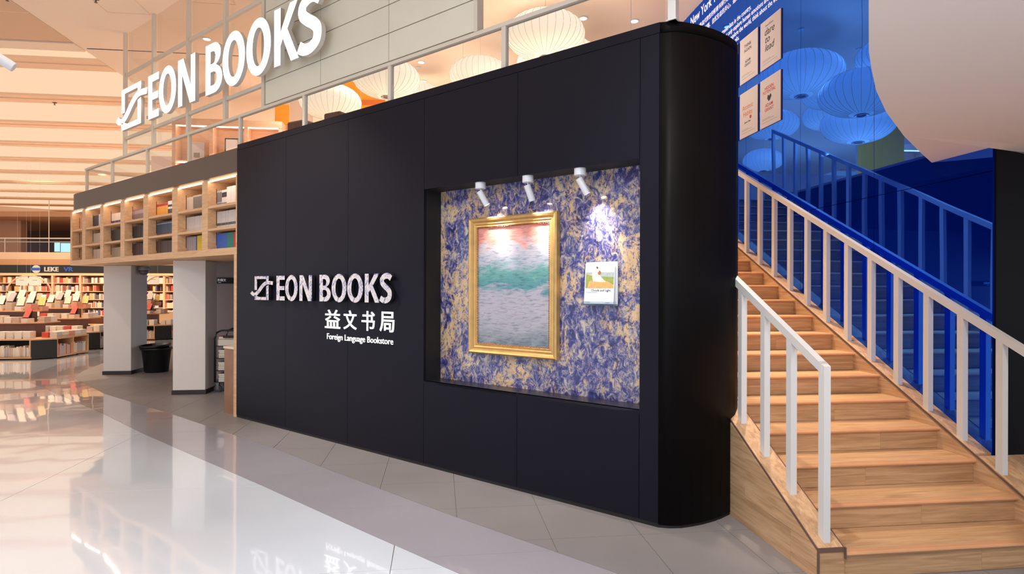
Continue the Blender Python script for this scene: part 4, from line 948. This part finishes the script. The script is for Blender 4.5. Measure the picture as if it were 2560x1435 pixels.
# railings
def railing(name, lb, u, vp, v0, v1, zt, lo, hi):
    t = thing(name, lb, 'railing', G(u, 0), GA)
    def zr(v): return zt + MS*(v-3.37)
    MB().prism([(v0, zr(v0)-0.055), (v1, zr(v1)-0.055), (v1, zr(v1)), (v0, zr(v0))], -0.021, 0.021, 'x').build('handrail', M_white, t)
    for v in vp:
        MB().prism([(v-0.025, capz(v-0.025)-0.003), (v+0.025, capz(v+0.025)-0.003), (v+0.025, zr(v+0.025)-0.054), (v-0.025, zr(v-0.025)-0.054)], -0.02, 0.02, 'x').build('baluster', M_white, t)
    return t, zr
t, zr = railing('stair_railing', 'white square-bar stair railing on the left string with an end post', 2.15, [3.42+0.298*i for i in range(20)], 3.105, VE+0.1, 1.325, 0, 0)
MB().prism([(3.08, capz(3.08)-0.003), (3.13, capz(3.13)-0.003), (3.13, zr(3.13)), (3.105, zr(3.105)), (3.08, zr(3.105)-0.012)], -0.02, 0.02, 'x').build('end_post', M_white, t)
t, zr = railing('stair_railing', 'white square-bar stair railing along the blue wall', 3.68, [3.50+0.298*i for i in range(21)], 2.75, VE+0.3, 1.262, 0, 0)

# ------------------------------------------------------------------ far store: gallery, sign band, wall shelves
gy = 27.0
ga = struct('wall_gallery', (0, gy, 0), GA*0.0)
MB().box(-34, -5, 0, 0.3, 2.72, 3.25).build('parapet', mat('parapet_paint', (242, 208, 176), 0.8), ga)
MB().box(-34, -5, 0.3, 9, 2.9, 3.2).build('gallery_slab', M_cream, ga)
MB().box(-34, -5, 8.5, 8.8, 3.2, CE).build('gallery_rear_wall', mat('gallery_rear', (104, 66, 44), 0.8), ga)
MB().box(-34, -5, 1.5, 8.5, 5.05, 5.3).build('gallery_ceiling', mat('gallery_ceiling', (196, 148, 110), 0.8), ga)
mbk = MB(); a0 = Vector((-29.0, 1.2)); a1 = Vector((-20.5, 10.2))
MB().prism([(-30, 1.0), (-29.6, 0.8), (-19, 9.6), (-19.3, 9.9)], 5.22, CE+0.2).build('slanted_bulkhead', M_cream, ga)
MB().box(-26.2, -24.9, 3.2, 3.6, 3.2, 5.05).build('gallery_pier', mat('gallery_pier', (190, 150, 120), 0.8), ga)
MB().box(-23.0, -18.0, 6.0, 6.2, 3.2, 4.6).build('gallery_dark_shop', mat('gallery_dark', (60, 46, 46), 0.7), ga)
t = thing('shop_screen', 'small bright pale blue lit shop window on the far upper gallery', 'window', (-23.05, gy+3.0, 3.2))
MB().box(0, 0.25, 0, 0.05, 0.27, 0.72).build('lit_pane', emis('shop_screen_glow', (190, 240, 255), 1.2), t); MB().box(0.32, 1.2, 0, 0.05, 0.25, 0.70).build('lit_pane', emis('shop_screen_glow', (190, 240, 255), 1.2), t)
MB().box(-0.04, 1.25, 0.05, 0.1, 0, 0.80).build('frame', M_matblack, t)
gr = thing('gallery_railing', 'glass and metal railing along the far upper gallery', 'railing', (-30, gy+0.12, 3.25))
MB().box(0, 25, -0.02, 0.02, 0.62, 0.67).build('top_rail', M_beige, gr); MB().box(0, 25, 0.5, 0.54, 0.5, 0.54).build('rear_rail', M_beige, gr)
for x in range(0, 25, 2):
    xx = x + 0.9
    MB().box(xx, xx+0.03, -0.01, 0.01, 0, 2.4 if (x//2) % 2 == 0 else 0.62).build('post', M_beige, gr)
    MB().box(xx+0.035, xx+1.995, -0.005, 0.003, 0.01, 0.61).build('glass_pane', M_glass, gr)
# black band with sign
t = thing('store_fascia_sign', 'black fascia band with pale and blue LEKE VR lettering above the far shelves', 'sign', (-27, 25.6, 2.28))
MB().box(0, 20, 0, 0.1, 0, 0.34).build('band', M_matblack, t)
def xat(px, Y): return (px-1280)/F*Y
x0 = xat(108, 25.55)+27
text('letters', 'LEKE', 0.26, emis('sign_cream', (255, 226, 190), 0.9), t, (x0, -0.01, 0.07), TW, 0.01, 0.006, 1.12)
text('letters', 'VR', 0.26, emis('sign_blue', (90, 120, 190), 0.8), t, (x0+0.85, -0.01, 0.07), TW, 0.01, 0.006, 1.25)
MB().lathe([(0.17, 0), (0.17, 0.04)], 24).build('round_logo', MC['sign_cream'], t).rotation_euler = (PI/2, 0, 0); t.children[-1].location = (x0-0.32, -0.01, 0.16)
MB().box(x0-0.52, x0-0.12, -0.07, -0.05, 0.1, 0.22).build('logo_bar', MC['sign_blue'], t)
ws = struct('wall_far', (-27, 26.2, 0))
MB().box(0, 22, 0, 0.2, 0, 2.9).build('far_wall', mat('far_wall', (200, 150, 110), 0.8), ws)
fs_ = thing('wall_bookshelves', 'long pale wooden wall shelves full of books at the far end of the store', 'bookcase', (-27, 25.6, 0))
M_pal = mat('pale_shelf_wood', (232, 188, 144), 0.6)
for x in frange(0, 21, 1.2): MB().box(x, x+0.08, 0, 0.45, 0, 2.18).build('upright', M_pal, fs_)
for z in (0.05, 0.42, 0.77, 1.12, 1.47, 1.82): MB().box(0, 20.5, 0.01, 0.45, z, z+0.03).build('shelf', M_pal, fs_)
MB().box(0, 20.5, -0.02, 0.45, 2.17, 2.27).build('cornice', M_pal, fs_)
MB().box(0, 20.5, 0.45, 0.5, 0, 2.2).build('back_panel', mat('shelf_back', (150, 110, 84), 0.7), fs_)
bcs = [(236, 206, 178), (214, 120, 100), (200, 66, 60), (170, 150, 140), (240, 226, 204), (226, 180, 120), (90, 84, 110), (236, 214, 200), (120, 96, 84)]
bm_ = [mat('far_book_%d' % i, c, 0.6) for i, c in enumerate(bcs)]
fb2 = MB()
for x in frange(0, 20.3, 1.2):
    for z in (0.45, 0.80, 1.15, 1.50, 1.85):
        p = x+0.09
        while p < x+1.15:
            th = random.choice((0.03, 0.04, 0.05)); run = random.choice((1, 1, 2, 4)); ci = random.choice((0, 0, 4, 4, 7, 7, 1, 2, 3, 5, 6, 8))
            h = random.uniform(0.19, 0.27)
            if random.random() < 0.08: p += 0.15; continue
            fb2.box(p, min(x+1.19, p+th*run), 0.1, 0.32, z, z+h, ci); p += th*run+0.002
tag(fb2.build('distant_books', bm_), 'rows of small books filling the far wall shelves', 'books', None, 'stuff').location = (-27, 25.6, 0.0)

# hanging signboards and arch lamps over the tables
def signboard(px, y, Y, lb):
    X = xat(px, Y); z = 1.6 + (CYP-y)/F*Y
    t = thing('hanging_signboard', lb, 'signboard', (X, Y, z))
    MB().box(-0.2, 0.2, 0, 0.02, -0.15, 0.15).build('board', mat('signboard_white', (250, 238, 224), 0.5), t, bev=0.004)
    MB().box(-0.08, 0.08, -0.002, 0, 0.02, 0.035).build('print_line', M_ink2, t)
    for x in (-0.15, 0.15): MB().tube([(x, 0.01, 0.15), (x, 0.01, CE+0.045-z)], 0.0015, 4).build('wire', M_white, t)
signboard(54, 706, 20, 'left of two white rounded signboards above the book tables'); signboard(87, 706, 20, 'right of two white rounded signboards above the book tables')
signboard(383, 703, 21.5, 'white signboard seen between the two columns')

def table(loc, lb, rz):
    t = thing('display_table', lb, 'table', loc, rz)
    # local: x right, y away; front-right chamfer. base cabinet open on the sides
    out = [(-2.3, 0), (-0.42, 0), (-0.05, 0.28), (-0.05, 1.55), (-2.3, 1.55)]
    M_t = mat('table_oak', (206, 160, 116), 0.5); M_b = M_matblack
    MB().prism(out, 0.44, 0.47).build('lower_top', M_t, t)
    MB().prism([(x*0.99, 0.02+y*0.97) for x, y in out], 0.03, 0.06).build('base_board', M_t, t)
    MB().prism([(-2.2, 0.4), (-0.6, 0.4), (-0.45, 0.5), (-0.45, 1.15), (-2.2, 1.15)], 0.06, 0.44).build('inner_carcass', M_b, t)
    MB().add([(-0.42, 0.004, 0.02), (-0.05, 0.284, 0.02), (-0.05, 0.284, 0.44), (-0.42, 0.004, 0.44), (-0.43, 0.02, 0.02), (-0.06, 0.30, 0.02), (-0.06, 0.30, 0.44), (-0.43, 0.02, 0.44)], [(0,1,2,3),(7,6,5,4),(0,4,5,1),(1,5,6,2),(2,6,7,3),(3,7,4,0)]).build('corner_panel', M_b, t)
    for x in (-0.46, -1.35, -2.28): MB().box(x, x+0.025, 0.0, 0.4, 0.06, 0.44).build('cabinet_side', M_t, t)
    for y in (0.29, 0.9, 1.52): MB().box(-0.45, -0.05, y, y+0.025, 0.06, 0.44).build('cabinet_side', M_t, t)
    MB().prism([(-2.0, 0.42), (-0.85, 0.42), (-0.5, 0.60), (-0.5, 1.2), (-2.0, 1.2)], 0.79, 0.815).build('middle_top', M_t, t)
    MB().box(-1.9, -0.75, 0.65, 1.05, 0.47, 0.79).build('pedestal', mat('table_grey', (120, 96, 88), 0.6), t)
    MB().prism([(-1.9, 0.62), (-0.95, 0.62), (-0.72, 0.74), (-0.72, 1.1), (-1.9, 1.1)], 1.06, 1.085).build('upper_top', M_t, t)
    MB().box(-1.8, -0.9, 0.75, 1.0, 0.815, 1.06).build('pedestal', MC['table_grey'], t)
    for x, y in ((-0.25, 1.42), (-0.25, 0.45), (-2.1, 0.15), (-2.1, 1.4)):
        MB().lathe([(0.02, 0), (0.03, 0.005), (0.03, 0.025), (0.01, 0.03)], 10, (x, y, 0)).build('castor', M_b, t)
    return t
CO = [((232, 212, 190), 'cream'), ((206, 180, 156), 'tan'), ((240, 226, 208), 'ivory'), ((214, 90, 76), 'red'), ((190, 176, 172), 'grey'), ((226, 160, 130), 'salmon'), ((236, 200, 120), 'yellow')]
tabs = [(Vector((-10.35, 13.40, 0)), 0.13, 'nearest'), (Vector((-10.85, 15.55, 0)), 0.13, 'second'), (Vector((-10.75, 18.7, 0)), 0.13, 'third')]
tl = ['near stepped book table with black corner panel at the left edge', 'second stepped book table behind the near one, beside the far column', 'stepped book table seen between the two columns']
def put(T, rz, x, y, z): return T + Matrix.Rotation(rz, 3, 'Z') @ Vector((x, y, z))
far = MB(); fcol = [mat('stack_%d' % i, c[0], 0.6) for i, c in enumerate(CO)]
def where(x, y, tier):
    return ('%s along the front' % NTH[max(0, int(round((-0.6-x)/0.17)))]) if y < 0.2 or tier != 'lower' and x < -0.85 else ('%s along the right side' % NTH[max(0, int((y-0.3)/0.24))])
for ti_, (T, rz, nm) in enumerate(tabs):
    table(T, tl[ti_], rz)
    def stack(x, y, zb, n, ci, tier):
        global books
        z = zb
        for k in range(n):
            th = 0.033
            if (ti_ == 0 or (ti_ == 1 and tier != 'lower')) and books < 296:
                o = link('book', lying(th-0.001, 0.15, 0.2, CO[ci][0]), None, put(T, rz, x+random.uniform(-.004, .004), y, z+0.0004), (0, 0, rz))
                tag(o, '%s book, %s from bottom, %s, %s level, %s table' % (CO[ci][1], NTH[k], where(x, y, tier), tier, nm), 'book', '%s books on the %s level of the %s table' % (CO[ci][1], tier, nm)); books += 1
            else:
                p = put(T, rz, x, y, 0); far.box(p.x, p.x+0.15, p.y, p.y+0.2, z+0.0004, z+th-0.003, ci)
            z += th
        return z
    cyc = [0, 2, 1, 2, 3, 0, 2, 4, 0, 5, 2, 0, 1, 2]
    i = ti_*3
    for x in (-0.62, -0.80, -0.97, -1.14, -1.31, -1.48, -1.65):
        stack(x, 0.05, 0.47, random.choice((4, 5, 5, 6)), cyc[i % 14], 'lower'); i += 1
    for y in (0.34, 0.58, 0.82, 1.06, 1.3): stack(-0.24, y, 0.47, random.choice((4, 5)), cyc[i % 14], 'lower'); i += 1
    for x in (-1.09, -1.26, -1.43, -1.60): stack(x, 0.44, 0.815, random.choice((4, 5)), cyc[i % 14], 'middle'); i += 1
    for y in (0.66, 0.9): stack(-0.68, y, 0.815, 4, cyc[i % 14], 'middle'); i += 1
    for y in (0.36, 0.62, 0.88, 1.14): stack(-0.42, y, 0.47, 4, cyc[i % 14], 'lower inner'); i += 1
    # upright books in the base cabinet
    for x in frange(-1.30, -0.50, 0.036):
        p = put(T, rz, x, 0.06, 0); h = random.uniform(0.2, 0.26); far.box(p.x, p.x+0.032, p.y, p.y+0.15, 0.062, 0.062+h, random.choice((0, 1, 4, 2)))
    for y in frange(0.34, 1.48, 0.04):
        p = put(T, rz, -0.24, y, 0); h = random.uniform(0.2, 0.27); far.box(p.x, p.x+0.15, p.y, p.y+0.034, 0.062, 0.062+h, random.choice((0, 4, 2, 4)) if y > 0.95 else random.choice((3, 4, 4, 1)))
    # display books tilted on stands, each on a stack of its own
    for j, (x, y, zb, n, ci, tier) in enumerate(((-0.92, 0.46, .815, 3, 3, 'middle'), (-0.98, 0.68, 1.085, 5, 2, 'upper'), (-1.18, 0.66, 1.085, 3, 0, 'upper'), (-1.38, 0.66, 1.085, 6, 4, 'upper'), (-1.60, 0.66, 1.085, 4, 2, 'upper'),
          (-0.86, 0.88, 1.085, 3, 6, 'upper'), (-1.10, 0.90, 1.085, 7, 2, 'upper'), (-1.32, 0.90, 1.085, 8, 2, 'upper'), (-1.55, 0.90, 1.085, 7, 0, 'upper'), (-1.84, 0.70, 1.085, 4, 2, 'upper'))):
        z = stack(x, y, zb, n, (0, 5, 2, 1)[j % 4], tier)
        t = thing('book_stand', None, 'book', put(T, rz, x+0.075, y+0.09, z+0.0215), rz+0.2*(j % 3-1))
        pl = ('front right corner', 'front right', 'front, second from right', 'front, third from right', 'front, fourth from right', 'rear right', 'rear, second from right', 'rear, third from right', 'rear, fourth from right', 'front, far left')[j]
        t['label'] = '%s book propped on black stand, %s of %s level, %s table' % (CO[ci][1], pl, tier, nm)
        t['group'] = 'books propped on stands on the tables'
        b_ = MB(); b_.add([(-0.07, -0.05, 0), (0.07, -0.05, 0), (0.07, 0.07, 0.20), (-0.07, 0.07, 0.20), (-0.07, -0.035, -0.008), (0.07, -0.035, -0.008), (0.07, 0.085, 0.192), (-0.07, 0.085, 0.192)], [(0,1,2,3),(7,6,5,4),(0,4,5,1),(1,5,6,2),(2,6,7,3),(3,7,4,0)])
        b_.build('cover', fcol[ci], t)
        MB().prism([(-0.06, -0.02), (0.07, -0.02), (0.10, 0.14), (0.08, 0.14), (0.04, 0.0), (-0.06, -0.01)], -0.05, 0.05, 'x').build('stand', M_matblack, t)
tag(far.build('table_books', fcol), 'remaining books stacked and shelved on the stepped tables', 'books', None, 'stuff')
# arch hoop lamps
def hoop(px, Y, lb, r=0.62, base=0.47):
    X = xat(px, Y); t = thing('arch_lamp', lb, 'lamp', (X, Y, base))
    hh = 1.6 + (CYP-692)/F*Y - base - r*0.8
    pts = [(-r, 0, 0), (-r, 0, hh)] + [(r*math.cos(PI-PI*k/14), 0, hh+r*0.8*math.sin(PI*k/14)) for k in range(1, 14)] + [(r, 0, hh), (r, 0, 0)]
    MB().tube(pts, 0.018, 8).build('hoop', mat('hoop_brass', (232, 190, 140), 0.4), t, True)
    for x in (-r, r): MB().lathe([(0.05, 0), (0.05, 0.01), (0.02, 0.015)], 12, (x, 0, 0)).build('foot', MC['hoop_brass'], t)
hoop(72, 16.6, 'thin arched metal hoop over the near stepped tables at far left'); hoop(405, 20, 'thin arched metal hoop seen between the columns')
# white plinth cabinet between the columns, far back
t = thing('plinth_cabinet', 'low pale display cabinet between the columns in the distance', 'cabinet', (xat(425, 22), 22, 0))
MB().box(-0.5, 0.9, 0, 0.6, 0.06, 0.75).build('body', M_pal, t); MB().box(-0.5, 0.9, 0.02, 0.6, 0, 0.06).build('plinth', M_matblack, t); MB().box(-0.52, 0.92, -0.02, 0.62, 0.75, 0.78).build('top', M_cream, t)
# wall-mounted white cylinder lamp poking in at the left edge
t = thing('projecting_spotlight', 'white cylinder spotlight poking into the picture at the left edge', 'spotlight', (xat(-6, 6.0), 6.0, 1.6+(CYP-148)/F*6))
h = MB().lathe([(0.05, 0.16), (0.05, -0.14), (0.045, -0.145)], 20).build('lamp_head', M_spot, t); h.rotation_euler = (0.5, -0.95, 0)
z_ = CE - t.location.z
MB().tube([(-0.08, 0.02, 0.08), (-0.08, 0.02, z_)], 0.012, 8).build('stem', M_spot, t); MB().lathe([(0.06, z_), (0.06, z_-0.03)], 16, (-0.08, 0.02, 0)).build('canopy', M_spot, t)

stuffy()
